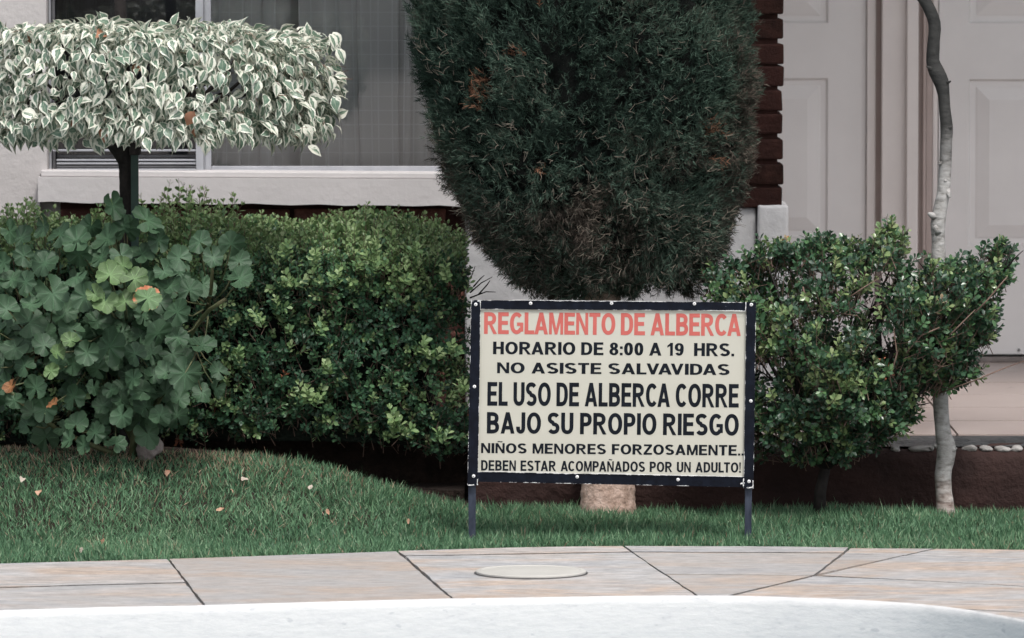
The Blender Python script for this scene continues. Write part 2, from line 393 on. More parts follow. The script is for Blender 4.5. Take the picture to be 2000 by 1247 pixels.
M['geryoung'] = mk_geranium('young_geranium_leaf', (.12, .21, .08), (.17, .26, .11), None)
M['gerorange'] = mk_geranium('scorched_geranium_leaf', (.10, .19, .08), (.14, .23, .10), (.50, .18, .09))
M['gerdead'] = mk_geranium('dead_geranium_leaf', (.34, .15, .06), (.42, .20, .09), None)

def mk_signpaint():
    m, nt, b = newmat('chipped_black_paint')
    tc = nt.nodes.new('ShaderNodeTexCoord'); sp = nt.nodes.new('ShaderNodeSeparateXYZ'); nt.links.new(tc.outputs['UV'], sp.inputs[0])
    # v runs across the bar 0..1 ; chips gather at its edges
    ev = mth(nt, 'ABSOLUTE', mth(nt, 'SUBTRACT', sp.outputs[1], .5))
    eu = mth(nt, 'ABSOLUTE', mth(nt, 'SUBTRACT', sp.outputs[0], .5))
    n = noise(nt, wcoord(nt), 60, 5, .7); n2 = noise(nt, wcoord(nt), 9, 2, .5)
    s = mth(nt, 'ADD', mth(nt, 'ADD', n, mth(nt, 'MULTIPLY', n2, .45)), mth(nt, 'ADD', ramp(nt, ev, [(.40, 0.), (.5, .26)]), ramp(nt, eu, [(.485, 0.), (.5, .16)])))
    k = ramp(nt, s, [(.975, 0.), (.99, 1.)])
    k2 = ramp(nt, mth(nt, 'MULTIPLY', s, .9), [(.955, 0.), (.97, 1.)])
    c = mixc(nt, k, ramp(nt, n, [(.35, (.003, .004, .008)), (.7, (.007, .010, .019))]), (.62, .62, .62))
    nt.links.new(c, b.inputs['Base Color']); b.inputs['Roughness'].default_value = .5; b.inputs['Specular IOR Level'].default_value = .12
    bump(nt, b, n, .2, .001); return m
M['signpaint'] = mk_signpaint()
M['leg'] = rough_mat('worn_navy_paint', (.009, .013, .026), (.05, .062, .09), 14, .6, .3, 80, .001, vscale=(3, 3, 1))
M['board'] = rough_mat('cream_board', (.475, .465, .40), (.51, .50, .435), 5, .45, .05, 20, .001)
M['ink'] = rough_mat('black_lettering', (.006, .008, .012), (.010, .013, .019), 30, .7, .05, 50, .0005, spec=.1)
M['redink'] = rough_mat('faded_red_lettering', (.46, .10, .085), (.52, .13, .11), 14, .5, .05, 50, .0005)

# ================================================================== SETTING
def structure(o): return tag(o, kind='structure')
# lawn height: pavement level, rising to a mound on the left
def lawn_h(x, y):
    x = np.asarray(x, float); y = np.asarray(y, float)
    hm = np.interp(x, [-3, -1.27, -.95, -.76, -.5, -.25, -.11, .1, 3], [.155, .158, .172, .148, .120, .060, .022, .004, .004])
    t = np.clip((y - .66) / .72, 0, 1); t = t * t * (3 - 2 * t)
    return -.012 + (hm + .012) * t + .006 * np.sin(x * 9 + y * 5) * t
mb = MB(); mb.box(-120, 120, -140, 160, -1.4, -1.2); structure(mb.build('ground', M['soil']))
# lawn / soil sheet
nx, ny = 160, 40
xs = np.linspace(-4, 4, nx); ys = np.linspace(.66, 1.52, ny)
X, Y_ = np.meshgrid(xs, ys); edge = np.interp(xs, [-4, -2, -1.3, -.9, -.3, 0, 4], [.10, .25, .36, .46, .58, .62, .62]); Y_ = edge[None] + (Y_ - .66) * (1.52 - edge[None]) / .86; Z = lawn_h(X, Y_)
V = np.stack([X.ravel(), Y_.ravel(), Z.ravel()], 1)
ii = (np.arange(ny - 1)[:, None] * nx + np.arange(nx - 1)[None]).ravel()
Fq = np.stack([ii, ii + 1, ii + nx + 1, ii + nx], 1)
me = raw_mesh('lawn_soil', V, Fq, M['soil'], True); structure(pobj('lawn_soil', me))
# bed below the hedge, behind the lawn's brow
mb = MB(); mb.box(-4, -.12, 1.52, 2.6, -.4, .05); structure(mb.build('planting_bed', M['soil']))

# ---- pavement slabs -------------------------------------------------
FRONT = [(-900,1262),(-400,1216),(-100,1199),(0,1194),(200,1188),(400,1184),(600,1178),(800,1173),(885,1171),(1000,1169.5),(1200,1166),(1362,1165),(1500,1167),(1700,1175),(1845,1187),(2000,1213),(2200,1262),(2600,1400)]
BACK = [(-900,1135),(-400,1117),(-100,1106),(0,1101),(328,1092),(775,1077),(1000,1070),(1217,1067),(1500,1068),(1660,1070),(1828,1071),(2000,1073),(2600,1085)]
FRONT = [(float(a[0]), float(a[1])) for a in smooth_path([(*p, 0, 0) for p in FRONT], 10)]
BACK = [(float(a[0]), float(a[1])) for a in smooth_path([(*p, 0, 0) for p in BACK], 6)]
def on(curve, x): return float(np.interp(x, [p[0] for p in curve], [p[1] for p in curve]))
def seg(curve, x0, x1):
    xs = [x0] + [p[0] for p in curve if min(x0, x1) < p[0] < max(x0, x1)] + [x1]
    xs = sorted(xs, reverse=x1 < x0); return [(x, on(curve, x)) for x in xs]
pav = MB()
pf = [G(*p) for p in seg(FRONT, -900, 2600)]; pb = [G(*p) for p in seg(BACK, 2600, -900)]
loop = [(p.x, p.y + .006) for p in pf] + [(p.x, p.y - .004) for p in pb]
n = len(loop)
pav.add([(x, y, -.012) for x, y in loop] + [(x, y, -.3) for x, y in loop], [tuple(range(n)), tuple(range(2*n-1, n-1, -1))] + [(i, (i+1) % n, n+(i+1) % n, n+i) for i in range(n)])
M['joint'] = rough_mat('dark_joint_mortar', (.045, .045, .05), (.12, .115, .11), 20, .95, .5, 60, .004)
pavement = structure(pav.build('pavement', M['joint']))
Gl = [(790,1086.5),(1000,1083),(1228,1079),(1655,1081),(1810,1086),(2000,1094),(2600,1130)]
H = [(885,1131),(1290,1122.5),(1590,1125),(1800,1134),(2000,1145),(2600,1190)]
CG, CH = (1234, 1079), (1298, 1122.5)
slabs = [
 [(-900,1180),(-400,1160),(160,1143),(364,1138)] + [(400,1184)] + seg(FRONT, 200, -900),
 seg(BACK, -900, 328) + [(364,1138),(160,1143),(-400,1160),(-900,1180)],
 seg(BACK, 328, 775) + [(885,1171)] + seg(FRONT, 800, 400),
 [(775,1077)] + seg(BACK, 1000, 1217) + [CG,(1000,1083),(790,1086.5)],
 [(790,1086.5),(1000,1083),CG,(1362,1165)] + seg(FRONT, 1200, 885),
 [(1217,1067)] + seg(BACK, 1500, 1660) + [(1648,1081),CG],
 [CG,(1648,1081),(1590,1125),CH],
 [CH,(1590,1125),(1420,1165.5),(1362,1165)],
 [(1590,1125),(1800,1134),(2000,1145),(2600,1190),(2600,1230),(1845,on(FRONT,1845))] + seg(FRONT, 1845, 1500)[1:] + [(1420,1165.5)],
 [(1845,on(FRONT,1845)+.0),(2600,1230)] + seg(FRONT, 2600, 1845)[:-1],
 [(1660,1070),(1828,1071),(1767,1084.6),(1648,1081)],
 [(1648,1081),(1767,1084.6),(1600,1122),(1590,1125)],
 seg(BACK, 1828, 2600) + [(2600,1130),(2000,1094),(1767,1084.6)],
 [(1767,1084.6),(2000,1094),(2600,1130),(2600,1190),(2000,1145),(1800,1134),(1600,1124)],
]
def inset_poly(pts, d):
    n = len(pts); a = sum(pts[i][0]*pts[(i+1)%n][1]-pts[(i+1)%n][0]*pts[i][1] for i in range(n)); sg = 1 if a > 0 else -1; out = []
    def dd(e): return d * (1.7 if abs(e.x) > 4 * abs(e.y) else 1)      # course joints are wider than cross joints
    for i in range(n):
        p0, p1, p2 = Vector(pts[i-1]), Vector(pts[i]), Vector(pts[(i+1)%n])
        e1 = (p1-p0).normalized(); e2 = (p2-p1).normalized()
        n1 = Vector((-e1.y, e1.x))*sg; n2 = Vector((-e2.y, e2.x))*sg
        cr = n1.x*n2.y - n1.y*n2.x; d1, d2 = dd(e1), dd(e2)
        if abs(cr) < .08: out.append(p1 + (n1+n2).normalized()*(d1+d2)/2); continue
        v = Vector(((d1*n2.y - d2*n1.y)/cr, (n1.x*d2 - n2.x*d1)/cr)); v = v if v.length < .06 else v.normalized()*.06
        out.append(p1 + v)
    fine = []
    for i in range(len(out)):
        a, b = out[i], out[(i+1) % len(out)]; L = (b-a).length; m = max(1, int(L/.045)); nn = Vector((-(b-a).y, (b-a).x)).normalized() if L > 1e-6 else Vector((0, 0))
        for k in range(m):
            fine.append(a.lerp(b, k/m) + nn * (random.uniform(-.0016, .0016) if k else 0))
    return fine
for i, s in enumerate(slabs):
    q = [G(*p).xy for p in s]; q = inset_poly(q, .0042)
    h = random.uniform(-.0012, .0012); mb = MB(); n = len(q)
    mb.add([(p.x, p.y, h) for p in q] + [(p.x, p.y, -.011) for p in q], [tuple(range(n)), tuple(range(2*n-1, n-1, -1))] + [(k, (k+1) % n, n+(k+1) % n, n+k) for k in range(n)])
    mb.build('slab', M['stone'], pavement, bevel=.0015, seg=1)
# ---- pool wall, water, floor, far deck ------------------------------
cur = [(*G(*p), 0) for p in FRONT]
prof = [(.012, -.006), (.008, .0012), (-.002, .0015), (-.008, -.004), (-.011, -.016), (-.011, -.10), (-.011, -.20), (-.011, -1.0)]
V = []; 
for i, c in enumerate(cur):
    for j, (dy, dz) in enumerate(prof):
        w = .0035 * math.sin(i * 1.7 + math.sin(i * .6) * 3) if 1 <= j <= 2 and dy > -.005 else 0
        V.append((c[0], c[1] + dy + w, dz + c[2]))
k = len(prof); Fc = [(i*k+j, i*k+j+1, (i+1)*k+j+1, (i+1)*k+j) for i in range(len(cur)-1) for j in range(k-1)]
me = raw_mesh('pool_wall', V, Fc, M['poolwall'], True); structure(pobj('pool_wall', me))
mb = MB(); mb.box(-14, 14, -11.5, 1.0, -.20, -.19); 
# water reaches the wall: trim it to the curve
mb = MB(); wl = [(c[0], c[1] - .0105, -.17) for c in cur]; wl = [(-14, wl[0][1], -.17)] + wl + [(14, wl[-1][1], -.17), (14, -11.5, -.17), (-14, -11.5, -.17)]
mb.add(wl, [tuple(range(len(wl)))]); structure(mb.build('water', M['water']))
mb = MB(); mb.box(-14, 14, -11.6, .4, -1.19, -1.1); structure(mb.build('pool_floor', M['poolwall']))
mb = MB(); mb.box(-30, 30, -40, -11.5, -1.19, -.02); structure(mb.build('pool_deck', M['deck']))

# ---- raised walkway behind the planter wall -------------------------
WZ = .172
mb = MB(); mb.box(-.15, 6, 1.76, 4.62, -.3, WZ - .012); walk = structure(mb.build('walkway', M['joint']))
ty = [1.76, 2.2, 2.66, 3.12, 3.58, 4.04, 4.46]; tx = [-.15, .26, .70, 1.14, 1.58, 2.02, 2.46, 2.9]
for j in range(len(ty) - 1):
    for i in range(len(tx) - 1):
        mb = MB(); mb.box(tx[i]+.003, tx[i+1]-.003, ty[j]+.007, ty[j+1]-.007, WZ-.011, WZ + random.uniform(-.0008, .0008))
        mb.build('tile', M['tile'], walk)

# planter wall with plastic edging and a row of white stones
pw = thing('planter_wall', 'low brown painted wall edged with white stones behind the lawn', 'wall', (1.5, 1.5, 0))
xs = np.linspace(-.10, 4, 90); prof = [(1.455, -.1), (1.45, .02), (1.447, .08), (1.45, .13), (1.458, .150), (1.48, .158), (1.60, .158)]
V = []; 
for i, x in enumerate(xs):
    for j, (y, z) in enumerate(prof):
        nz = float(vn(np.array([[x, y, z]]), 14, 3)[0] - .5); V.append((x, y + nz * .014, z + (nz * .012 if j > 2 else 0)))
k = len(prof); Fc = [(i*k+j, (i+1)*k+j, (i+1)*k+j+1, i*k+j+1) for i in range(len(xs)-1) for j in range(k-1)]
pobj('wall_face', raw_mesh('wall_face', V, Fc, M['planter'], True), pw)
V = []; ysl = [1.50, 1.53, 1.56, 1.60, 1.65, 1.70, 1.757]
for i, x in enumerate(np.linspace(-.10, 4, 140)):
    for j, y in enumerate(ysl):
        nz = float(vn(np.array([[x, y, 0]]), 22, 8)[0] - .5); V.append((x, y, .163 + nz * .018 * (0 < j < 6) + (.006 if j > 3 else 0)))
k = len(ysl); Fc = [(i*k+j, (i+1)*k+j, (i+1)*k+j+1, i*k+j+1) for i in range(139) for j in range(k-1)]
pobj('edging_sheet', raw_mesh('edging_sheet', V, Fc, M['plastic'], True), pw)
def rock_mesh(name, r, mat, seed, sub=3, amp=.25):
    bm = bmesh.new(); bmesh.ops.create_icosphere(bm, subdivisions=sub, radius=1)
    co = np.array([v.co[:] for v in bm.verts]); f = 1 + (vn(co + seed * 3, 1.3, seed) - .5) * 2 * amp + (vn(co + seed, 4, seed + 1) - .5) * amp * .4
    for v, s in zip(bm.verts, f): v.co = Vector((v.co.x * r[0], v.co.y * r[1], v.co.z * r[2])) * float(s)
    me = bpy.data.meshes.new(name); bm.to_mesh(me); bm.free(); me.polygons.foreach_set('use_smooth', [True] * len(me.polygons)); me.materials.append(mat); return me
for i, (px, w) in enumerate([(1702,16),(1748,18),(1800,46),(1849,36),(1895,30),(1925,24),(1958,30),(1985,24),(1818,10),(2030,40),(2085,36)]):
    p = P(px, 871, 1.475); me = rock_mesh('stone', (w/2/780, .014, .009), M['pebble'], i, 3, .42)
    o = bpy.data.objects.new('stone', me); link(o, pw); o.location = Vector((p.x, 1.475, .159)) - pw.location; o.rotation_euler.z = random.uniform(-.2, .2)

# ================================================================== HOUSE
YW = 2.60
house = thing('house', 'pale stucco house with window, brick panel, pillar and two panelled doors', 'house', (0, YW, 0))
def X_(px, Y): return P(px, 600, Y).x
def Z_(py, Y): return P(1000, py, Y).z
xl, xw0 = -6.0, X_(93, YW); xe = X_(1470, YW)
zs_top, zs_bot = Z_(340, YW), Z_(399, YW)
TOP = 3.1
mb = MB()
mb.box(xl, X_(79, YW), YW, YW + .22, -.3, TOP)                     # plaster left of the window
mb.box(X_(79, YW), xw0, YW, YW + .22, zs_top, TOP)
mb.box(X_(79, YW), xe - .12, YW + .03, YW + .22, -.3, zs_top)      # apron behind bricks
mb.box(xw0, xe - .12, YW, YW + .22, 1.95, TOP)                     # lintel
mb.box(X_(1120, YW), xe - .12, YW, YW + .22, zs_top, 1.95)         # pier behind the cypress
mb.box(xe - .12, xe, YW + .24, YW + 1.87, -.3, TOP)                # side wall to the doors
mb.box(X_(1110, YW), xe - .12, YW + 1.75, YW + 1.87, -.3, TOP)
mb.build('wall', M['stucco'], house)
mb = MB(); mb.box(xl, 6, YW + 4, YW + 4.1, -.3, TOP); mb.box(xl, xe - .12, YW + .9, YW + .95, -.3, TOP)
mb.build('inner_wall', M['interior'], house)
mb = MB(); mb.box(xl, 6, 2.15, YW + 4.2, TOP, TOP + .15); mb.build('roof', M['roof'], house)
# sill : slightly out of true
yf = YW - .045
a, b_, c, d = P(74, 346, yf), P(1120, 352, yf), P(1120, 406, yf), P(74, 395, yf)
mb = MB(); nseg = 40; top = []; bot = []
for i in range(nseg + 1):
    t = i / nseg; w = .0015 * math.sin(i * 1.3) + random.uniform(-.001, .001)
    top.append((a.x + (b_.x - a.x) * t, a.z + (b_.z - a.z) * t)); bot.append((d.x + (c.x - d.x) * t, d.z + (c.z - d.z) * t + w))
mb.prism(top + bot[::-1], yf, YW + .028)
mb.build('sill', M['sill'], house, bevel=0)
a, b_ = P(80, 333, yf + .02), P(1120, 340, yf + .02)
mb = MB(); mb.prism([(a.x, a.z), (b_.x, b_.z), (b_.x, P(1120, 351, yf+.02).z), (a.x, P(80, 345, yf+.02).z)], yf + .012, YW + .12)
mb.build('sill_ledge', M['sill'], house, bevel=.003)
# brick panel under the sill
ba = MB(); x0b, x1b = X_(118, YW), X_(908, YW); ba.box(x0b, x1b, YW + .014, YW + .028, -.1, zs_bot + .02)
bricks_panel = ba.build('brick_panel', M['mortar'], house)
x0p, x1p = X_(908, YW), X_(1478, YW)
def brick_mesh(w, d, h, seed):
    bm = bmesh.new(); bmesh.ops.create_cube(bm, size=1)
    for v in bm.verts:
        v.co.x *= w; v.co.y *= d; v.co.z *= h
        v.co += Vector([random.uniform(-.002, .002) for _ in range(3)])
    bmesh.ops.bevel(bm, geom=bm.edges[:], offset=.0055, segments=2, affect='EDGES', profile=.6, clamp_overlap=True)
    me = bpy.data.meshes.new('brick'); bm.to_mesh(me); bm.free(); me.polygons.foreach_set('use_smooth', [False] * len(me.polygons)); me.materials.append(M['brick']); return me
pitch = 48.2 / SC(YW)
bmv = [brick_mesh(.196, .05, .053, i) for i in range(4)]
for m_ in bmv: m_.materials[0] = M['redbrick']
z = zs_bot - .014
row = 0
while z > .30:
    x = x0b - (.105 if row % 2 else 0) + .1
    while x < x1b - .03:
        o = bpy.data.objects.new('brick', bmv[random.randrange(4)])
        wx = .196; cx = x
        lo, hi = max(x - .098, x0b), min(x + .098, x1b)
        link(o, bricks_panel); o.location = Vector(((lo + hi) / 2, YW + .022 + random.uniform(-.003, .003), z - .026)) - Vector((0, YW, 0)) ; o.scale.x = (hi - lo) / .196
        x += .209
    z -= pitch; row += 1
# brick pillar on a whitewashed base
pc = MB(); px1 = X_(1517, YW); pc.box(px1 - .17, px1, YW - .02, YW + .20, Z_(400, YW), TOP)
pillar = pc.build('brick_pillar', M['mortar'], house)
pmv = [brick_mesh(.108, .24, .0535, i) for i in range(5)]
for k, py in enumerate([385, 340, 292, 242, 196, 149, 105.5, 57, 9, -39, -87, -135, -183, -231, -279, -327, -375, -423, -471, -519, -567, -615, -663]):
    z = Z_(py, YW)
    if z > TOP - .03: break
    for j in range(2):
        o = bpy.data.objects.new('brick', pmv[(k * 2 + j) % 5]); link(o, pillar)
        xr = X_(1528, YW) + random.uniform(-.003, .002)
        o.location = Vector((xr - .054 - j * .116, YW + .085 + random.uniform(-.004, .004), z)) - Vector((0, YW, 0)); o.rotation_euler.y = random.uniform(-.01, .01)
def lumpy_box(x0, x1, y0, y1, z0, z1, n=14, amp=.004, seed=0):
    bm = bmesh.new(); bmesh.ops.create_cube(bm, size=1)
    for v in bm.verts: v.co = Vector(((x0 + x1) / 2 + v.co.x * (x1 - x0), (y0 + y1) / 2 + v.co.y * (y1 - y0), (z0 + z1) / 2 + v.co.z * (z1 - z0)))
    bmesh.ops.bevel(bm, geom=bm.edges[:], offset=.008, segments=2, affect='EDGES', profile=.6)
    bmesh.ops.subdivide_edges(bm, edges=[e for e in bm.edges if e.calc_length() > .03], cuts=n, use_grid_fill=True)
    co = np.array([v.co[:] for v in bm.verts]); nz = vn(co, 28, seed) - .5
    for v, q in zip(bm.verts, nz): v.co += Vector((q, q, q * .8)) * amp * 2
    me = bpy.data.meshes.new('m'); bm.to_mesh(me); bm.free(); me.polygons.foreach_set('use_smooth', [True] * len(me.polygons)); return me
me = lumpy_box(X_(1479, YW-.05), X_(1540, YW-.05), YW - .05, YW + .22, .0, Z_(401, YW-.05), 12, .004, 5); me.materials.append(M['plinth']); pobj('pillar_base', me, house)
me = lumpy_box(X_(909, YW-.02), X_(1477, YW-.02), YW - .02, YW + .027, .0, Z_(405, YW-.02), 14, .004, 6); me.materials.append(M['plinth']); pobj('plinth', me, house)
# ---- window ---------------------------------------------------------
YG = YW + .10
win = MB(); 
win.box(X_(402, YG), X_(414, YG), YG - .02, YG + .02, zs_top, 1.95)
win.box(X_(414, YG), X_(1115, YG), YG - .012, YG + .02, zs_top + .001, Z_(324.5, YG))
win.box(xw0 + .001, X_(104, YG), YG - .03, YG + .02, zs_top, 1.95)
win.box(X_(104, YG), X_(1115, YG), YG - .02, YG + .02, 1.91, 1.949)
window = win.build('window', M['alu'], house, bevel=.0015)
mb = MB(); mb.box(X_(385, YG), X_(400, YG), YG - .045, YG - .022, zs_top, 1.95); mb.box(X_(400.5, YG), X_(402, YG), YG-.03, YG-.02, zs_top, 1.95)
mb.build('mullion', M['alu'], window, bevel=.002)
mb = MB(); mb.box(X_(416, YG), X_(1115, YG), YG - .004, YG, Z_(325, YG), 1.91); mb.build('pane', M['glass'], window)
mb = MB(); mb.box(X_(106, YG), X_(384, YG), YG - .004, YG, Z_(312, YG), 1.91); mb.build('pane', M['glassdark'], window)
for y0, y1, dy, mt in [(292, 296, .035, 'alu'), (303, 308, .02, 'darkalu'), (311, 315, .03, 'alu'), (318, 321.5, .045, 'alu'), (325, 328, .055, 'darkalu'), (330, 333, .065, 'alu')]:
    mb = MB(); Yq = YG - dy; mb.box(X_(112 if y0 > 300 else 104, Yq), X_(383, Yq), Yq - .006, Yq + .006, Z_(y1, Yq), Z_(y0, Yq)); mb.build('track', M[mt], window, bevel=.001, seg=1)
mb = MB(); mb.box(X_(104, YG), X_(384, YG), YG + .004, YG + .015, zs_top, Z_(312, YG)); mb.box(X_(105, YG - .03), X_(110, YG - .03), YG - .04, YG - .03, zs_top, 1.91)
mb.box(X_(104, YG), X_(110, YG), YG - .02, YG, Z_(318, YG), 1.91)
mb.build('lower_frame', M['darkalu'], window)
# ---- curtains -------------------------------------------------------
def curtain(label, px0, px1, Y, folds, amp, seed):
    x0, x1 = X_(px0, Y), X_(px1, Y); t = thing('curtain', label, 'curtain', ((x0 + x1) / 2, Y, .75))
    n, m = 520, 14; V = []; U = []; arc = 0; last = None
    fr = sorted(random.Random(seed).uniform(0, 1) for _ in range(folds))
    for i in range(n):
        s = i / (n - 1); x = x0 + (x1 - x0) * s; fo = 2 * math.pi * (x / .135 + .6 * math.sin(x * 6 + seed) + .25 * math.sin(x * 19)); xs_ = x + .036 * math.sin(2 * fo) * (.6 + .4 * math.sin(x * 11))
        w_ = math.sin(2 * math.pi * (x / .135 + .6 * math.sin(x * 6 + seed) + .25 * math.sin(x * 19))); base = .8 * w_ * (.55 + .45 * math.sin(x * 9 + 1)) + .16 * math.sin(x * 160 + 2 * math.sin(x * 30)) + .5 * sum(math.exp(-((s - f) / .014) ** 2) for f in fr)
        if last is not None: arc += math.hypot(xs_ - last[0], amp * base - last[1])
        last = (xs_, amp * base)
        for j in range(m):
            z = .70 + j / (m - 1) * 1.22; dr = .010 * math.sin(s * 11 + z * 2.3 + seed)
            V.append((xs_ + dr, Y + amp * base * (1 + .25 * math.sin(z * 4 + s * 9)), z)); U.append((arc, z))
    Fc = np.array([(i*m+j, (i+1)*m+j, (i+1)*m+j+1, i*m+j+1) for i in range(n-1) for j in range(m-1)])
    pobj('fabric', raw_mesh('fabric', V, Fc, M['curtain'], True, U), t)
    mb = MB(); mb.tube([(x0, Y, 1.93), (x1, Y, 1.93)], .009, 8); mb.build('rod', M['darkalu'], t, True)
curtain('pale grey checked sheer curtain behind the large right window pane', 412, 1118, YW + .20, 9, .058, 3)
curtain('dark looking sheer curtain behind the narrow left window pane', 96, 392, YW + .42, 7, .03, 5)
# ---- doors ----------------------------------------------------------
YD = 4.44
def door_panel(x0, x1, z0, z1, yf):
    rings = [(0, 0), (.006, .012), (.022, .012), (.027, .009), (.062, -.001)]; V = []; Fc = []
    for ins, dy in rings:
        V += [(x0+ins, yf+dy, z0+ins), (x1-ins, yf+dy, z0+ins), (x1-ins, yf+dy, z1-ins), (x0+ins, yf+dy, z1-ins)]
    for r in range(len(rings)-1):
        for k in range(4): Fc.append((r*4+k, r*4+(k+1)%4, r*4+4+(k+1)%4, r*4+4+k))
    n = (len(rings)-1)*4; Fc.append((n, n+1, n+2, n+3)); return V, Fc
def door(pxl, pxr, stl, pys, label, bottom=692):
    xa, xb = X_(pxl, YD), X_(pxr, YD); st = stl / SC(YD); zb = Z_(bottom, YD); zt = zb + 2.05
    mb = MB(); mb.box(xa, xb, YD + .0155, YD + .045, zb, zt); d = mb.build('door', M['door'], house, label=label)
    xm = (xa + xb) / 2
    for u, v in ((xa, xa + st), (xm - .05, xm + .05), (xb - st, xb)):
        mb = MB(); mb.box(u, v, YD, YD + .015, zb, zt); mb.build('stile', M['door'], d)
    zz = [zb] + [Z_(p, YD) for p in pys] + [zt]
    bays = ((xa + st, xm - .05), (xm + .05, xb - st))
    for u, v in bays:
        for k in range(0, len(zz) - 1, 2):
            mb = MB(); mb.box(u, v, YD, YD + .015, zz[k], zz[k+1]); mb.build('rail', M['door'], d)
        for k in range(1, len(zz) - 1, 2):
            mb = MB(); V, Fc = door_panel(u, v, zz[k], zz[k+1], YD); mb.add(V, Fc); mb.build('panel', M['door'], d)
    return d
door(1164, 1690, 74, [466, 153, 46, -330, -440, -560], 'panelled door half hidden by the brick pillar')
door(1832, 2358, 58, [481, 155, 46, -330, -440, -560], 'panelled door at the right edge behind the slender tree')
TD = Z_(692, YD) + 2.06
mb = MB(); mb.box(X_(1691, YD), X_(1708, YD), YD - .02, YD + .045, WZ, TD); mb.build('jamb', M['jamb'], house, bevel=.003)
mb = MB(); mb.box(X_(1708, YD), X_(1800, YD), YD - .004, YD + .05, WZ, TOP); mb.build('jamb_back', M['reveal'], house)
mb = MB(); mb.box(X_(1721, YD - .06), X_(1769, YD - .06), YD - .06, YD - .005, WZ, TOP); mb.build('pilaster', M['jamb'], house, bevel=.003)
mb = MB(); mb.box(X_(1769.5, YD - .09), X_(1792, YD - .09), YD - .09, YD - .005, WZ, TOP); mb.build('pilaster', M['jamb'], house, bevel=.003)
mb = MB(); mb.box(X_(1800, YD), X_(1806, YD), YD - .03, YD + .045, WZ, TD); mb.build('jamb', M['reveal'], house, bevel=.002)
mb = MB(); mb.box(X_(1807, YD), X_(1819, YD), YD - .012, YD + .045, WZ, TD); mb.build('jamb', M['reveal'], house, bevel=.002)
mb = MB(); mb.box(X_(1820, YD), X_(1830, YD), YD - .006, YD + .045, WZ, TD); mb.build('jamb', M['jamb'], house, bevel=.002)
mb = MB(); mb.box(X_(1100, YD), X_(2400, YD), YD + .045, YD + .12, TD, TOP); mb.box(X_(2360, YD), 6, YD - .05, YD + .1, -.1, TOP); mb.build('door_wall', M['stucco'], house)
mb = MB(); mb.box(X_(1832, YD), X_(2358, YD), YD - .03, YD + .045, WZ, Z_(697, YD)); mb.box(X_(1164, YD), X_(1690, YD), YD - .03, YD + .045, WZ, Z_(697, YD)); mb.build('threshold', M['threshold'], house, bevel=.002)
mb = MB()
for px in (1990, 2200):
    p = P(px, 684, YD - .003); mb.tube([(p.x, YD - .003, p.z), (p.x, YD + .002, p.z)], .0045, 10)
mb.build('screw', M['screwdark'], house)

# ================================================================== SIGN
YS = .78; SS = SC(YS)
sign = thing('sign', 'black framed pool rules sign on two legs in the lawn', 'sign', (P(1190, 1060, YS).x, YS, 0))
def XZ(px, py, Y=YS): p = P(px, py, Y); return (p.x, p.z)
mb = MB(); mb.prism([XZ(928, 595), XZ(1466, 599), XZ(1461, 942), XZ(923, 934)], YS, YS + .004); mb.build('board', M['board'], sign)
def bar(c, y0, y1, flip=False):
    """c: four pixel corners TL TR BR BL; UV runs along and across"""
    mb = MB(); pts = [XZ(*p) for p in c]; n = 24
    # densify so chips follow the bar, front face + L return
    UVq = [(0, 1), (1, 1), (1, 0), (0, 0)] if not flip else [(0, 0), (0, 1), (1, 1), (1, 0)]
    V = [(x, y0, z) for x, z in pts] + [(x, y1, z) for x, z in pts]
    mb.add(V, [(0, 1, 2, 3), (7, 6, 5, 4), (0, 4, 5, 1), (1, 5, 6, 2), (2, 6, 7, 3), (3, 7, 4, 0)], UVq * 2)
    return mb.build('frame_bar', M['signpaint'], sign)
bar([(920, 586.5), (1476, 591), (1475, 607.5), (920, 604)], YS - .005, YS - .0005)
bar([(914, 921), (1470, 932), (1470, 952), (914, 940.5)], YS - .005, YS - .0005)
bar([(920.3, 586), (939, 586.5), (933.5, 947.5), (913, 947)], YS - .0075, YS - .0053, True)
bar([(1457.5, 590), (1476.5, 590.5), (1471.5, 954), (1452, 953.5)], YS - .0075, YS - .0053, True)
for (a0, a1, b0, b1) in ((914.5, 929.5, 916, 928), (1455.5, 1469, 1454, 1466.5)):
    xa, za = XZ(a0, 944, YS); xb, _ = XZ(a1, 944, YS); xc, _ = XZ(b0, 1064, YS); xd, _ = XZ(b1, 1064, YS)
    mb = MB(); mb.prism([(xa, za), (xb, za), (xd, -.12), (xc, -.12)], YS + .0045, YS + .0075); mb.prism([(xa, za), (xa + .003, za), (xc + .003, -.12), (xc, -.12)], YS + .0077, YS + .022)
    mb.build('leg', M['leg'], sign)
o_ = (880, 560); zf = 2.398
for (u, v) in [(118,83),(375,78),(754,78),(1142,80),(1408,84),(112,468),(1406,535),(108,887),(593,891),(1065,904),(1397,912)]:
    x, z = XZ(o_[0] + u / zf, o_[1] + v / zf); yb = YS - .0076 if (u < 130 or u > 1390) else YS - .0051
    mb = MB(); mb.tube([(x, yb, z), (x, yb - .0012, z), (x, yb - .002, z)], [.0043, .0041, .0026], 14)
    s = mb.build('screw', M['screw'], sign, True)
    mb = MB(); mb.tube([(x, yb - .0019, z), (x, yb - .0024, z)], [.0013, .0013], 8); mb.build('slot', M['screwdark'], sign)
mb = MB()   # bare metal edges where the paint has gone
def chip(p0, p1, w, n=26):
    a = Vector(p0); b = Vector(p1); d_ = (b - a).normalized(); nn = Vector((-d_.y, d_.x)); up = []; dn = []
    for i in range(n + 1):
        c_ = a.lerp(b, i / n); up.append(c_ + nn * w * random.uniform(.2, 1)); dn.append(c_ - nn * w * random.uniform(.2, 1))
    mb.prism([XZ(q.x, q.y) for q in up + dn[::-1]], YS - .0083, YS - .0077)
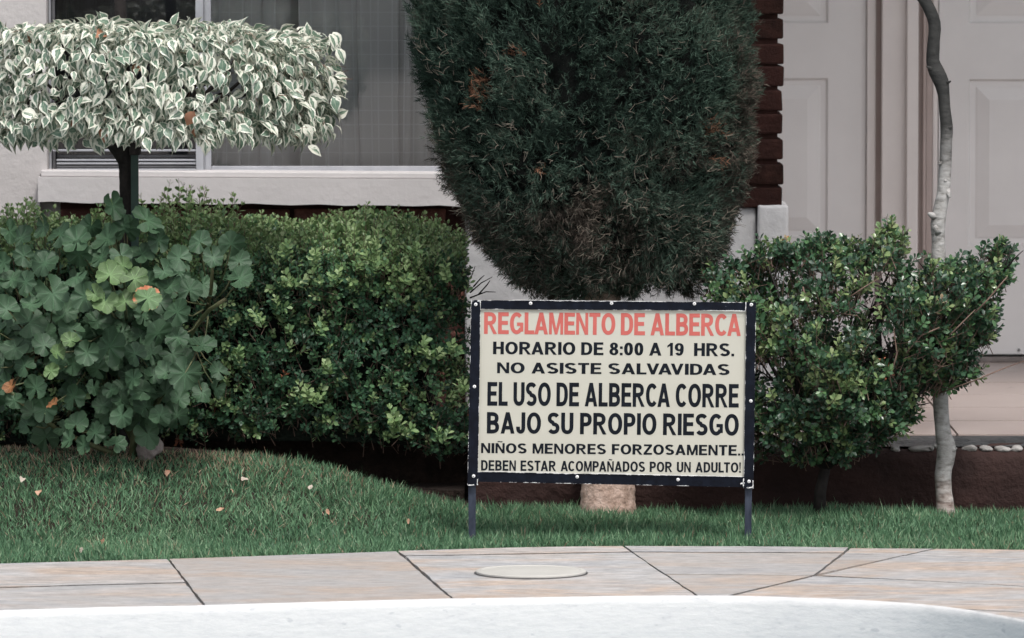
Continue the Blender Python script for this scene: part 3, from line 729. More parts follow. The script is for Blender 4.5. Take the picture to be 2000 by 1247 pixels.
chip((1456.5, 590), (1456, 608), 1.0, 8); chip((1380, 606.3), (1456, 607.6), .8); chip((914, 947.5), (926, 947), 1.6, 8); chip((932.5, 936), (932, 947), .9, 6); chip((1452, 934), (1451.5, 950), 1.3, 8); chip((1462, 953), (1471, 951), 2.0, 6); chip((1470.5, 938), (1470.5, 952), 1.2, 8); chip((945, 920.3), (1090, 922.5), .7, 40); chip((1150, 924), (1450, 930.8), .8, 60); chip((1000, 585.8), (1300, 589), .5, 60); chip((1446, 945), (1454, 943), 2.2, 6)
mb.build('bare_edge', M['screw'], sign, kind='stuff')
# ---- lettering : strokes drawn with an elliptical pen ----------------
SX, SY = .245, .18                   # stem and bar weight, cap height = 1
def arc(cx, cy, rx, ry, a0, a1, n=14, e=2.3):
    out = []
    for i in range(n + 1):
        a = R(a0 + (a1 - a0) * i / n); c, s = math.cos(a), math.sin(a)
        out.append((cx + rx * math.copysign(abs(c) ** (2 / e), c), cy + ry * math.copysign(abs(s) ** (2 / e), s)))
    return out
def box(x0, y0, x1, y1): return ('poly', [(x0, y0), (x1, y0), (x1, y1), (x0, y1)])
def pen(pts, closed=False): return ('pen', pts, closed)
h = SX / 2; g = SY / 2
def bowl(x0, yb, yt, w):
    """half ring of P, B, R, D"""
    r = min(w - x0 - h, (yt - yb) / 2); rx = (w - h) - (x0 + .22)
    m = (yb + yt) / 2; ry = (yt - yb) / 2 - g
    return pen([(x0, yt - g)] + arc(x0 + .22, m, rx, ry, 90, -90, 14, 2.5) + [(x0, yb + g)])
GL = {
 'A': (.88, [('poly', [(0, 0), (.235, 0), (.56, 1), (.32, 1)]), ('poly', [(.645, 0), (.88, 0), (.56, 1), (.32, 1)]), box(.2, .19, .68, .36)]),
 'B': (.78, [box(.0, 0, SX, 1), bowl(.1, 0, .585, .78), bowl(.1, .43, 1, .74)]),
 'C': (.79, [pen(arc(.42, .5, .42 - h, .5 - g, 42, 318, 30, 2.15))]),
 'D': (.80, [box(0, 0, SX, 1), bowl(.1, 0, 1, .80)]),
 'E': (.70, [box(0, 0, SX, 1), box(.1, 0, .70, SY), box(.1, 1 - SY, .685, 1), box(.1, .425, .64, .425 + SY)]),
 'F': (.64, [box(0, 0, SX, 1), box(.1, 1 - SY, .64, 1), box(.1, .42, .58, .42 + SY)]),
 'G': (.88, [pen(arc(.44, .5, .44 - h, .5 - g, 45, 325, 30, 2.15)), box(.66, .12, .87, .53), box(.46, .38, .8, .535)]),
 'H': (.78, [box(0, 0, SX, 1), box(.78 - SX, 0, .78, 1), box(.1, .42, .68, .42 + SY)]),
 'I': (.235, [box(0, 0, SX, 1)]),
 'J': (.58, [box(.58 - SX, .3, .58, 1), pen([(.58 - h, .34)] + arc(.29, .3, .29 - h, .3 - g, 0, -180, 14, 2.3) + [(h, .33)])]),
 'L': (.64, [box(0, 0, SX, 1), box(.1, 0, .64, SY)]),
 'M': (.92, [box(0, 0, .185, 1), box(.735, 0, .92, 1), ('poly', [(.02, 1), (.25, 1), (.54, 0), (.38, 0)]), ('poly', [(.67, 1), (.90, 1), (.54, 0), (.38, 0)])]),
 'N': (.78, [box(0, 0, .19, 1), box(.59, 0, .78, 1), ('poly', [(.0, 1), (.21, 1), (.78, 0), (.57, 0)])]),
 'O': (.90, [pen(arc(.45, .5, .45 - h, .5 - g, 0, 360, 36, 2.15), True)]),
 'P': (.74, [box(0, 0, SX, 1), bowl(.1, .37, 1, .74)]),
 'R': (.84, [box(0, 0, SX, 1), bowl(.1, .41, 1, .78), ('poly', [(.30, .46), (.50, .46), (.85, 0), (.61, 0)])]),
 'S': (.76, [pen(arc(.38, .727, .38 - h, .273 - g, 25, 270, 18, 2.2)[:-1] + arc(.38, .273 + .0, .38 - h, .273 - g + .0, 90, -155, 18, 2.2))]),
 'T': (.72, [box(.36 - h, 0, .36 + h, 1), box(0, 1 - SY, .72, 1)]),
 'U': (.78, [box(0, .35, SX, 1), box(.78 - SX, .35, .78, 1), pen([(h, .4)] + arc(.39, .36, .39 - h, .36 - g, 180, 360, 18, 2.3) + [(.78 - h, .4)])]),
 'V': (.82, [('poly', [(0, 1), (.225, 1), (.52, 0), (.30, 0)]), ('poly', [(.595, 1), (.82, 1), (.52, 0), (.30, 0)])]),
 'Z': (.72, [box(.03, 1 - SY, .71, 1), box(0, 0, .72, SY), ('poly', [(0, SY * .9), (.25, SY * .9), (.71, 1 - SY * .9), (.46, 1 - SY * .9)])]),
 '0': (.64, [pen(arc(.32, .5, .32 - h, .5 - g, 0, 360, 30, 2.2), True)]),
 '1': (.42, [box(.20, 0, .40, 1), ('poly', [(0, .62), (0, .78), (.25, 1), (.25, .80)])]),
 '8': (.66, [pen(arc(.33, .735, .29 - h, .265 - g * .9, 0, 360, 24, 2.1), True), pen(arc(.33, .285, .33 - h, .285 - g * .9, 0, 360, 24, 2.1), True)]),
 '9': (.66, [pen(arc(.33, .67, .33 - h, .33 - g, 0, 360, 24, 2.1), True), pen([(.66 - h, .66)] + arc(.33, .5, .33 - h, .5 - g, 0, -140, 16, 2.1))]),
 ':': (.2, [box(0, 0, .2, .2), box(0, .5, .2, .7)]),
 '.': (.2, [box(0, 0, .2, .2)]),
 '!': (.2, [box(0, 0, .2, .19), ('poly', [(.0, 1), (.2, 1), (.145, .27), (.055, .27)])]),
}
TILDE = [pen([(.18, 1.11), (.25, 1.17), (.33, 1.175), (.42, 1.13), (.50, 1.12), (.58, 1.18)])]
GL['Ñ'] = (.78, GL['N'][1] + TILDE)
def lettering(txt, xl, xr, yl0, yl1, yr0, yr1, mat, space=.36, gap=.07, heavy=1.0):
    """xl..xr in px; yl0/yl1 cap top and base at the left end, yr0/yr1 at the right"""
    items = []; x = 0
    for ch in txt:
        if ch == ' ': x += space - gap; continue
        items.append((ch, x)); x += GL[ch][0] + gap
    items2 = []; sh = 0
    for i, (ch, x0) in enumerate(items):
        if i:
            pc, px0 = items[i-1]
            if x0 - px0 - GL[pc][0] < gap + .01: sh += {True: .07, False: 0}[(pc in 'AVCROPLDT' and ch == 'A') or (pc == 'A' and ch in 'VCGOT')] + (.09 if (pc + ch) in ('AV', 'VA', 'LT', 'LV') else 0)
        items2.append((ch, x0 - sh))
    items = items2; x -= sh
    W_ = x - gap; mb = MB(); lay = 0
    def place(q, lay):
        t = q[0] / W_; px = xl + (xr - xl) * t; top = yl0 + (yr0 - yl0) * t; bot = yl1 + (yr1 - yl1) * t
        # rows lean with the board
        px -= (bot - top) * .012 * (.5 - q[1])
        x_, z_ = XZ(px, bot + (top - bot) * q[1]); return (x_, YS - .0004 - lay * .00006, z_)
    for ch, x0 in items:
        for k, st in enumerate(GL[ch][1]):
            lay = 1 + k
            if st[0] == 'poly':
                V = [place((x0 + a, b), lay) for a, b in st[1]]; mb.add(V, [tuple(range(len(V)))])
            else:
                pts, closed = st[1], st[2]
                if closed: pts = pts[:-1]
                n = len(pts); L = []; Rr = []
                for i in range(n):
                    a = pts[(i - 1) % n] if closed or i else pts[i]; b = pts[(i + 1) % n] if closed or i < n - 1 else pts[i]
                    tx, ty = b[0] - a[0], b[1] - a[1]; l = math.hypot(tx, ty) or 1; nx_, ny_ = -ty / l, tx / l
                    hh, gg = (h, g) if ch != 'Ñ' or k < 3 else (.045, .045)
                    if ch in '89': hh *= .95; gg *= .85
                    L.append((pts[i][0] + nx_ * hh, pts[i][1] + ny_ * gg)); Rr.append((pts[i][0] - nx_ * hh, pts[i][1] - ny_ * gg))
                V = [place((x0 + a, b), lay) for a, b in L + Rr]; m = n if closed else n - 1
                mb.add(V, [(i, (i + 1) % n, n + (i + 1) % n, n + i) for i in range(m)])
    mb.build('lettering', mat, sign)
def q(v): return 560 + v / zf
lettering('REGLAMENTO DE ALBERCA', 945.5, 1447, q(120), q(222), q(128), q(232), M['redink'])
lettering('HORARIO DE 8:00 A 19  HRS.', 963, 1434, q(258), q(317), q(266), q(327), M['ink'], .42, .10)
lettering('NO ASISTE SALVAVIDAS', 971, 1425, q(355), q(406), q(363), q(415), M['ink'], .44, .09)
lettering('EL USO DE ALBERCA CORRE', 952, 1443, q(447), q(558), q(457), q(567), M['ink'], .40, .09)
lettering('BAJO SU PROPIO RIESGO', 951, 1443, q(588), q(688), q(597), q(699), M['ink'], .42, .10)
lettering('NIÑOS MENORES FORZOSAMENTE..', 939.6, 1453, q(733), q(780), q(743), q(792), M['ink'], .50, .10)
lettering('DEBEN ESTAR ACOMPAÑADOS POR UN ADULTO!', 939.6, 1447, q(813), q(862), q(824), q(872), M['ink'], .56, .10)

# ---- round lid in the paving ----------------------------------------
c = G(1037, 1120.5); lid = thing('skimmer_lid', 'round off-white access lid set in the stone paving', 'lid', (c.x, c.y, 0))
mb = MB(); rr = .126
def disc(mb, prof, k=64):
    V = []; Fc = []
    for r, z in prof:
        for j in range(k): a = 2 * math.pi * j / k; V.append((c.x + r * math.cos(a), c.y + r * math.sin(a), z))
    for i in range(len(prof) - 1):
        for j in range(k): Fc.append((i*k+j, i*k+(j+1)%k, (i+1)*k+(j+1)%k, (i+1)*k+j))
    Fc.append(tuple(range((len(prof)-1)*k, len(prof)*k))); mb.add(V, Fc)
disc(mb, [(rr, .0018), (rr, .0058), (rr - .003, .0075), (rr - .012, .0078), (rr - .014, .0066), (.04, .0076)]); mb.build('cover', M['lid'], lid, smooth=False)
mb = MB(); disc(mb, [(rr + .004, .0014), (rr + .003, .0024), (rr - .01, .0026)]); mb.build('seat_ring', M['joint'], lid)
mb = MB()
for s in (-1, 1): mb.box(c.x + s * .05 - .012, c.x + s * .05 + .012, c.y - .004, c.y + .004, .0070, .0082)
mb.build('finger_slot', M['lid'], lid)

# ================================================================== PLANTS
LEAF = (np.array([(0,0,0),(-.20,.30,.05),(-.30,.68,.06),(0,1,-.02),(.30,.68,.06),(.20,.30,.05)]), np.array([(0,3,2,1),(0,5,4,3)]), np.array([(0,0),(-1,.3),(-1,.68),(0,1),(1,.68),(1,.3)]))
def ficus_tpl():
    V = []; U = []; st = [(0, .0), (.14, .19), (.36, .30), (.6, .25), (.8, .11), (1, .0)]
    for i, (t, w) in enumerate(st):
        z = .10 * math.sin(t * 2.6) - .22 * t * t; y = t
        V += [(-w, y, z + w * .28), (0, y, z), (w, y, z + w * .28)]; U += [(-1, t), (0, t), (1, t)]
    Fc = []
    for i in range(len(st) - 1):
        a = i * 3; Fc += [(a, a+1, a+4, a+3), (a+1, a+2, a+5, a+4)]
    return np.array(V), np.array(Fc), np.array(U)
FICUS = ficus_tpl()
NEEDLE = (np.array([(-.5,0,0),(.5,0,0),(.12,1,0),(-.12,1,0)]), np.array([(0,1,2,3)]), np.array([(-1,0),(1,0),(1,1),(-1,1)]))
def cloud(name, tpl, Ms, Ts, age, mat, parent, kind='stuff', smooth=True):
    V, Fc, U = tpl; n, k = len(Ts), len(V)
    W_ = np.einsum('nij,kj->nki', Ms, V) + Ts[:, None, :]
    FF = (Fc[None] + (np.arange(n) * k)[:, None, None]).reshape(-1, Fc.shape[1])
    me = raw_mesh(name, W_.reshape(-1, 3), FF, mat, smooth, np.tile(U, (n, 1)), np.repeat(age, k))
    o = pobj(name, me, parent); return tag(o, kind=kind)
def leaves(tpl, Ms, Ts, age, mat, parent, n_single=300, key=None, name='leaf', stuff='foliage'):
    """the n_single leaves that show best become parts, the rest one part"""
    if key is None: key = -Ts[:, 1]
    idx = np.argsort(-key); a, b = idx[:n_single], idx[n_single:]
    var = {}
    base = np.array(parent_loc(parent))
    for i in a:
        kk = int(min(24, max(0, round(age[i] * 24))))
        if kk not in var: var[kk] = raw_mesh(name, tpl[0], tpl[1], mat, True, tpl[2], np.full(len(tpl[0]), age[i]))
        o = bpy.data.objects.new(name, var[kk]); link(o, parent)
        m = np.eye(4); m[:3, :3] = Ms[i]; m[:3, 3] = Ts[i] - base; o.matrix_basis = Matrix(m.tolist())
    if len(b): return cloud(stuff, tpl, Ms[b], Ts[b], age[b], mat, parent)
def rdir(n):
    return unit(rng.normal(size=(n, 3)))
def sprigs(pos, axis, length, nleaf, lsize, age_s, spread=.75, jitter=.12):
    """expand shoots into opposite leaves; returns Ms, Ts, age and stems"""
    n = len(pos); axis = unit(axis); side0 = unit(np.cross(axis, rdir(n))); up0 = np.cross(side0, axis)
    Ms = []; Ts = []; ages = []
    for k in range(nleaf):
        t = (k // 2 + .6) / (nleaf / 2 + .3); ang = (math.pi if k % 2 else 0) + (k // 2) * 1.57 + rng.uniform(-.4, .4, n)
        rad = side0 * np.cos(ang)[:, None] + up0 * np.sin(ang)[:, None]
        if k >= nleaf - 2: sp = spread * .5
        else: sp = spread
        la = unit(axis * (1 - sp * .55)[..., None] if hasattr(sp, 'shape') else axis * (1 - sp * .55) + rad * sp + rng.normal(size=(n, 3)) * jitter)
        nm = unit(axis * 1.0 - rad * .35 + rng.normal(size=(n, 3)) * .35)
        fr = frames(la, nm); s = lsize * rng.uniform(.7, 1.15, n) * (1 if k < nleaf - 2 else .7)
        Ms.append(fr * s[:, None, None]); Ts.append(pos + axis * (length * t)[:, None] + rad * .0012); ages.append(np.clip(age_s + rng.uniform(-.10, .10, n) + .10 * t, 0, 1))
    return np.concatenate(Ms), np.concatenate(Ts), np.concatenate(ages)
TW = (np.array([(1,0,0),(-.5,0,.87),(-.5,0,-.87),(.5,1,0),(-.25,1,.43),(-.25,1,-.43)]), np.array([(0,1,4,3),(1,2,5,4),(2,0,3,5)]), np.zeros((6, 2)))
def stems(pos, axis, length, rad, mat, parent, name='twigs'):
    fr = frames(unit(axis), rdir(len(pos))); fr[:, :, 0] *= rad; fr[:, :, 2] *= rad; fr[:, :, 1] *= length[:, None]
    return cloud(name, TW, fr, pos, np.zeros(len(pos)), mat, parent)

# ---- clipped hedge --------------------------------------------------
hx0, hx1 = -2.6, -.075
hedge = thing('hedge', 'long clipped small-leaved green hedge left of the sign, under the window', 'hedge', (-1.2, 1.85, .05))
def hedge_surface(n):
    """points and outward normals on front, top and right end"""
    L = hx1 - hx0; prof_len = .50 + .20 + .50
    s = rng.uniform(0, prof_len, n); x = rng.uniform(hx0, hx1, n)
    r = .13
    y = np.empty(n); z = np.empty(n); ny_ = np.empty(n); nz = np.empty(n)
    f = s < .50; z[f] = .10 + s[f] * .91; y[f] = 1.50; ny_[f] = -1; nz[f] = 0
    c = (s >= .50) & (s < .70); a = (s[c] - .5) / .2 * math.pi / 2; z[c] = .555 + .085 * np.sin(a); y[c] = 1.50 + r * (1 - np.cos(a)); ny_[c] = -np.cos(a); nz[c] = np.sin(a)
    t = s >= .70; z[t] = .636 + (s[t] - .7) * .09; y[t] = 1.63 + (s[t] - .7) * 1.1; ny_[t] = -.12; nz[t] = 1
    # lower front is undercut
    u = np.clip((.26 - z) / .16, 0, 1); y += np.where(f, u * u * .10, 0); nz -= u * .4
    # right end is rounded
    e = np.clip((x - (hx1 - .16)) / .16, 0, 1); y += e * e * .12 * (nz < .7); z -= e * e * .10; nx_ = e * .9
    return np.stack([x, y, z], 1), unit(np.stack([nx_, ny_, nz], 1))
p, nn = hedge_surface(16000)
bot_lim = np.interp(p[:, 0], [-2.6, -1.3, -.76, -.5, -.38, -.19, 0], [.15, .165, .175, .17, .155, .125, .115])
keep = p[:, 2] > bot_lim + rng.uniform(-.02, .03, len(p)); keep &= p[:, 0] < hx1 - np.clip((p[:, 2] - .44) / .20, 0, 1) * .05
p, nn = p[keep], nn[keep]
lump = vn(p, 9, 1) * .6 + vn(p, 22, 2) * .4
depth = (1 - lump) * .085 - .02 + rng.uniform(0, .05, len(p))
hole = vn(p, 16, 5) * .6 + vn(p, 34, 6) * .4
ok = (hole > .36) | (nn[:, 2] > .5) ; ok |= rng.uniform(size=len(p)) < .25
p, nn, depth, lump = p[ok], nn[ok], depth[ok], lump[ok]
topm = nn[:, 2] > .45
depth = np.where(topm, depth * .62 - .008, depth)
p = p - nn * depth[:, None]
ax = unit(nn * .55 + np.array([0, -.1, .75]) + rng.normal(size=p.shape) * np.where(topm, .25, .50)[:, None])
topf = np.clip((p[:, 2] - .50 + (vn(p, 7, 12) - .5) * .16) / .13, 0, 1)
newg = (rng.uniform(size=len(p)) < .10 + .52 * topf) | ((vn(p, 7, 11) > .70) & (rng.uniform(size=len(p)) < .35) & (p[:, 2] < .4))
age = np.where(newg, rng.uniform(.70, .84, len(p)), rng.uniform(.08, .55, len(p)))
age = np.where(~newg, age + .20 * topf, age)
dead = (rng.uniform(size=len(p)) < .0055) & ~topm & (p[:, 2] < .5); age = np.where(dead, .99, age)
ln = rng.uniform(.030, .050, len(p)) * np.where(newg & topm, 1.25, 1)
Ms, Ts, ag = sprigs(p, ax, ln, 10, .0165, age); ag = np.where(ag > .945, np.where(np.tile(dead, 10), ag, .93), ag)
leaves(LEAF, Ms, Ts, ag, M['hedge'], hedge, 300, key=-Ts[:, 1] + (Ts[:, 0] > -1.25) * 1.0 - (Ts[:, 2] < .12) * .5)
stems(p - ax * .02, ax, ln + .02, .0011, M['twig'], hedge)
# tall young shoots sticking out of the top
ns = 480; sx = rng.uniform(hx0, hx1 - .15, ns); sy = rng.uniform(1.60, 1.98, ns); cl = vn(np.stack([sx, sx*0, sx*0], 1), 8, 4)
sh = np.stack([sx, sy, .636 + (sy - 1.63) * .09 + rng.uniform(0, .03, ns) * cl + (cl - .5) * .03], 1); ax = unit(rng.normal(size=(ns, 3)) * .22 + np.array([0, 0, 1])); ln = rng.uniform(.045, .095, ns) * (.5 + cl)
Ms, Ts, ag = sprigs(sh, ax, ln, 12, .020, rng.uniform(.66, .86, ns)); ag = np.minimum(ag, .93)
cloud('shoots', LEAF, Ms, Ts, ag, M['hedge'], hedge); stems(sh, ax, ln, .0011, M['twig'], hedge, 'shoot_stems')
# inner foliage mass and woody frame
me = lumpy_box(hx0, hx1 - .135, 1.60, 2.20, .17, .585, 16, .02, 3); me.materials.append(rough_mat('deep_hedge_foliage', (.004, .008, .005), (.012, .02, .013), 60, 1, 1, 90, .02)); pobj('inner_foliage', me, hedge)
me = lumpy_box(hx0, hx1 + .08, 1.74, 2.30, -.05, .20, 12, .02, 4); me.materials.append(M['soil']); pobj('shade_filler', me, hedge)  # solid block added to keep the shaded gap under the hedge dark
for i in range(16):
    mb = MB(); x = -2.5 + i * .15 + random.uniform(-.05, .05); mb.tube([(x, 1.8, .0), (x + random.uniform(-.05, .05), 1.75, .15), (x + random.uniform(-.1, .1), 1.7, .35)], [.013, .010, .006], 6); mb.build('stem', M['darkbark'], hedge, True)
# bright young sprigs pushing out of the clipped face
yc = [(605,785),(592,775),(618,800),(640,735),(625,515),(718,515),(735,500),(728,540),(788,560),(870,545),(540,610),(615,655),(770,835),(785,850),(765,860),(860,870),(880,690),(850,700),(820,690),(905,780),(510,640),(575,560),(655,560),(560,500),(800,500),(460,700)]
yp = np.array([P(a_ + random.uniform(-6, 6), b_ + random.uniform(-6, 6), 1.475)[:] for a_, b_ in yc for _ in range(2)])
ax = unit(rng.normal(size=yp.shape) * .28 + np.array([0, -.55, .8])); ln = rng.uniform(.035, .06, len(yp))
Ms, Ts, ag = sprigs(yp, ax, ln, 12, .0205, rng.uniform(.70, .84, len(yp))); ag = np.minimum(ag, .93)
cloud('shoots', LEAF, Ms, Ts, ag, M['hedge'], hedge)
# dead twigs at its right end, in front of the white plinth
tw = MB()
for (a, b, c2) in [((918,572),(940,553),(962,541)),((925,560),(938,545),(946,538)),((918,582),(950,570),(968,571)),((935,575),(952,556),(957,548)),((905,560),(921,540),(928,520))]:
    tw = MB(); tw.tube([P(*a, 1.62), P(*b, 1.60), P(*c2, 1.6)], [.0022, .0016, .0008], 5); tw.build('bare_twig', M['darkbark'], hedge, True)

# ---- round-headed bush on the right ---------------------------------
bush = thing('bush', 'open glossy-leaved green bush between the sign and the slender tree', 'bush', (P(1610, 985, 1.28).x, 1.28, -.012))
OUT = [(1372,560),(1400,540),(1440,525),(1475,505),(1500,488),(1560,492),(1610,478),(1660,492),(1700,482),(1722,462),(1752,455),(1775,478),(1800,487),(1850,500),(1900,505),(1940,488),(1985,492),(1998,520),(1970,545),(1950,580),(1940,625),(1935,670),(1905,700),(1900,740),(1860,760),(1800,770),(1778,800),(1770,840),(1700,880),(1640,900),(1560,905),(1480,900),(1440,880),(1400,820),(1390,700),(1395,620),(1372,590)]
def in_poly(x, y, poly):
    ins = np.zeros(len(x), bool); n = len(poly)
    for i in range(n):
        x0, y0 = poly[i]; x1, y1 = poly[(i + 1) % n]
        c = ((y0 > y) != (y1 > y)) & (x < (x1 - x0) * (y - y0) / (y1 - y0 + 1e-12) + x0); ins ^= c
    return ins
def edge_dist(x, y, poly):
    d = np.full(len(x), 1e9); n = len(poly)
    for i in range(n):
        a = np.array(poly[i], float); b = np.array(poly[(i + 1) % n], float); ab = b - a
        t = np.clip(((x - a[0]) * ab[0] + (y - a[1]) * ab[1]) / (ab @ ab), 0, 1)
        d = np.minimum(d, np.hypot(x - a[0] - ab[0] * t, y - a[1] - ab[1] * t))
    return d
nb = 7200; bx = rng.uniform(1370, 2000, nb); by = rng.uniform(450, 910, nb); k = in_poly(bx, by, OUT); bx, by = bx[k], by[k]
ed = edge_dist(bx, by, OUT); th = .26 * np.sqrt(np.clip(ed / 190, 0, 1))
uu = rng.uniform(-1, 1, len(bx)); uu = np.sign(uu) * np.abs(uu) ** .55
Yb = 1.22 + uu * th * .8
bp = np.array([P(a, b, c)[:] for a, b, c in zip(bx, by, Yb)])
hole = vn(bp, 11, 21) * .55 + vn(bp, 26, 22) * .45
# open patches seen in the photo
holes = [(1712,560,24),(1700,610,30),(1728,662,28),(1600,560,22),(1640,640,22),(1530,560,20),(1785,560,14),(1660,545,20),(1560,640,16)]
hk = np.zeros(len(bp), bool)
for a, b, r in holes: hk |= np.hypot(bx - a, (by - b)) < r * (.65 + .6 * vn(bp, 40, 9))
keep = (hole > .40) & ~(hk & (rng.uniform(size=len(bp)) < .93)); keep &= ~((by < 700) & (rng.uniform(size=len(bp)) < .22))
bp, bx, by, uu = bp[keep], bx[keep], by[keep], uu[keep]
root = np.array(P(1610, 900, 1.26)[:]); outw = unit(bp - root)
ax = unit(outw * .6 + np.array([0, -.25, .45]) + rng.normal(size=bp.shape) * .45)
yg = (rng.uniform(size=len(bp)) < .17) | ((by > 600) & (bx < 1720) & (rng.uniform(size=len(bp)) < .24) & (vn(bp, 8, 30) > .45)) | ((by < 500) & (bx > 1690) & (bx < 1790) & (rng.uniform(size=len(bp)) < .6))
age = np.where(yg, rng.uniform(.70, .86, len(bp)), rng.uniform(.05, .55, len(bp))); dead = rng.uniform(size=len(bp)) < .004; age = np.where(dead, .99, age)
ln = rng.uniform(.032, .055, len(bp))
Ms, Ts, ag = sprigs(bp, ax, ln, 10, .0195, age, .8, .2); ag = np.where((ag > .96) & ~np.tile(dead, 10), .95, ag)
leaves(LEAF, Ms, Ts, ag, M['bush'], bush, 300)
stems(bp - ax * .03, ax, ln + .03, .0013, M['twig'], bush)
mb = MB()
trunkp = [P(1600, 1010, 1.28), P(1602, 960, 1.28), P(1612, 915, 1.27)]
mb.tube(trunkp, [.017, .015, .013], 8)
mains = [(1430,560),(1500,520),(1560,560),(1610,500),(1700,480),(1760,480),(1850,520),(1930,520),(1975,515),(1900,640),(1850,720),(1480,700),(1440,800),(1650,700),(1780,640),(1720,590)]
for i, e in enumerate(mains):
    Y1 = 1.22 + random.uniform(-.1, .1); a = trunkp[2]; m1 = P((e[0]*.35+1612*.65) + random.uniform(-15, 15), e[1]*.35+915*.65, (Y1+1.27)/2); m2 = P((e[0]*.7+1612*.3) + random.uniform(-18, 18), e[1]*.7+915*.3 + random.uniform(-10, 10), Y1); b = P(*e, Y1)
    mb.tube([a, m1, m2, b], [.009, .0058, .0036, .0016], 6)
    for t in range(5):
        s = random.uniform(.3, .95); q0 = m1.lerp(m2, s) if random.random() < .5 else m2.lerp(b, s)
        v = Vector((random.uniform(-1, 1), random.uniform(-1, .4), random.uniform(-.1, 1))).normalized() * random.uniform(.05, .11)
        mb.tube([q0, q0 + v * .5 + Vector((0, 0, .004)), q0 + v], [.0026, .0019, .0009], 5)
for pts in ([(1718,700),(1716,650),(1722,600),(1724,570)],):
    mb.tube([P(*a, 1.25) for a in pts], [.008, .0075, .007, .005], 7)
mb.build('branches', M['darkbark'], bush, True)
mb = MB()
for pts, r in (([(1905,610),(1930,585),(1955,555),(1968,540)], .0022), ([(1855,655),(1880,630),(1905,605)], .002), ([(1750,790),(1738,740),(1752,690),(1745,640)], .002), ([(1568,560),(1575,590),(1590,620)], .0022), ([(1835,640),(1800,655),(1770,690)], .002), ([(1660,580),(1690,560),(1715,545)], .0018), ([(1830,770),(1900,745),(1955,722),(2004,704)], .0019)):
    mb = MB(); mb.tube([P(a, b, 1.07 if a < 1990 and b < 760 else 1.2) for a, b in pts], [r] * (len(pts) - 1) + [r * .5], 6); mb.build('bare_twig', M['twig'], bush, True)

# ---- clipped cypress ------------------------------------------------
cyp = thing('cypress_tree', 'big dark clipped cypress with pale bare trunk directly behind the sign', 'tree', (P(1188, 1000, 1.34).x, 1.34, -.012))
cy = [-700, -400, 0, 100, 200, 300, 350, 400, 450, 500, 550, 578, 590]
lx = [955, 850, 797, 806, 822, 838, 852, 870, 895, 932, 985, 1030, 1120]
rx = [1310, 1430, 1490, 1494, 1496, 1492, 1478, 1456, 1440, 1424, 1392, 1330, 1240]
YC = 1.44
def cyp_at(py):
    a, b = np.interp(py, cy, lx), np.interp(py, cy, rx); s = SC(YC); return ((a + b) / 2 - 1000) / s, (b - a) / 2 / s
nc = 17000
py = rng.uniform(-420, 592, nc * 2); _, rr_ = cyp_at(py); kp = rng.uniform(0, .46, nc * 2) < rr_; py = py[kp][:nc + 4000]
py = np.concatenate([py, rng.uniform(400, 590, 3000), rng.uniform(565, 592, 900)]); cx, cr = cyp_at(py); cr = np.where(np.arange(len(py)) > len(py) - 900, cr * rng.uniform(.1, 1, len(py)), cr); phi = rng.uniform(-math.pi * .18, math.pi * 1.18, len(py))      # front half and a bit round the sides
czz = np.array([P(1000, a, YC).z for a in py])
nrm = np.stack([np.cos(phi), -np.sin(phi) * .85, np.zeros(len(py))], 1)
dr = np.gradient(np.interp(np.linspace(-700, 592, 300), cy, [(b - a) / 2 for a, b in zip(lx, rx)]), np.linspace(-700, 592, 300)); sl_ = np.interp(py, np.linspace(-700, 592, 300), dr)
nrm[:, 2] = np.clip(sl_ * 1.0, -1.2, .5); nrm = unit(nrm)
pc_ = np.stack([cx + cr * np.cos(phi), YC - cr * np.sin(phi) * .80, czz], 1)
l1 = vn(pc_ * np.array([1, 1, .7]), 9, 41) * .5 + vn(pc_ * np.array([1, 1, .6]), 22, 42) * .5; l2 = vn(pc_, 30, 43)
kp = (l1 * .7 + l2 * .3 > .36) | (rng.uniform(size=len(pc_)) < .35); pc_, nrm, l1, l2, py = pc_[kp], nrm[kp], l1[kp], l2[kp], py[kp]
dep = (1 - l1) * .10 + rng.uniform(0, .035, len(pc_)) - .012
pc_ = pc_ - nrm * dep[:, None]
low = np.clip((py - 250) / 200, 0, 1)
clump = unit(np.stack([vn(pc_, 14, 51) - .5, vn(pc_, 14, 52) - .5, vn(pc_, 14, 53) - .5], 1))
ax = unit(nrm * .8 + np.array([0, 0, .75]) * (1 - low * .8)[:, None] + clump * (.5 + low * .4)[:, None] + rng.normal(size=pc_.shape) * .22)
cn = vn(pc_, 6.5, 61) * .6 + vn(pc_, 18, 62) * .4
age = np.clip(.12 + (cn - .42) * 1.1 + low * .25 + rng.uniform(-.08, .08, len(pc_)), 0, .86)
side = np.clip((pc_[:, 0] - .48) / .1, 0, 1); age = np.clip(age + side * rng.uniform(.0, .45, len(pc_)), 0, .92)
sx_ = pc_[:, 0] * SC(1.1) + 1000
for (a, b, r, pr) in [(952,160,20,.45),(945,195,26,.5),(1022,106,9,.8),(1385,250,22,.12),(1382,262,10,.4),(1055,335,12,.15),(1060,8,14,.4),(1395,330,18,.15)]:
    m = (np.hypot(sx_ - a, py - b) < r) & (rng.uniform(size=len(py)) < pr) & (nrm[:, 1] < 0); age = np.where(m, rng.uniform(.94, 1, len(py)), age)
nn_ = 18; Ms = []; Ts = []; ag = []
s0 = unit(np.cross(ax, rdir(len(ax)))); u0 = np.cross(s0, ax); L = rng.uniform(.030, .052, len(ax))
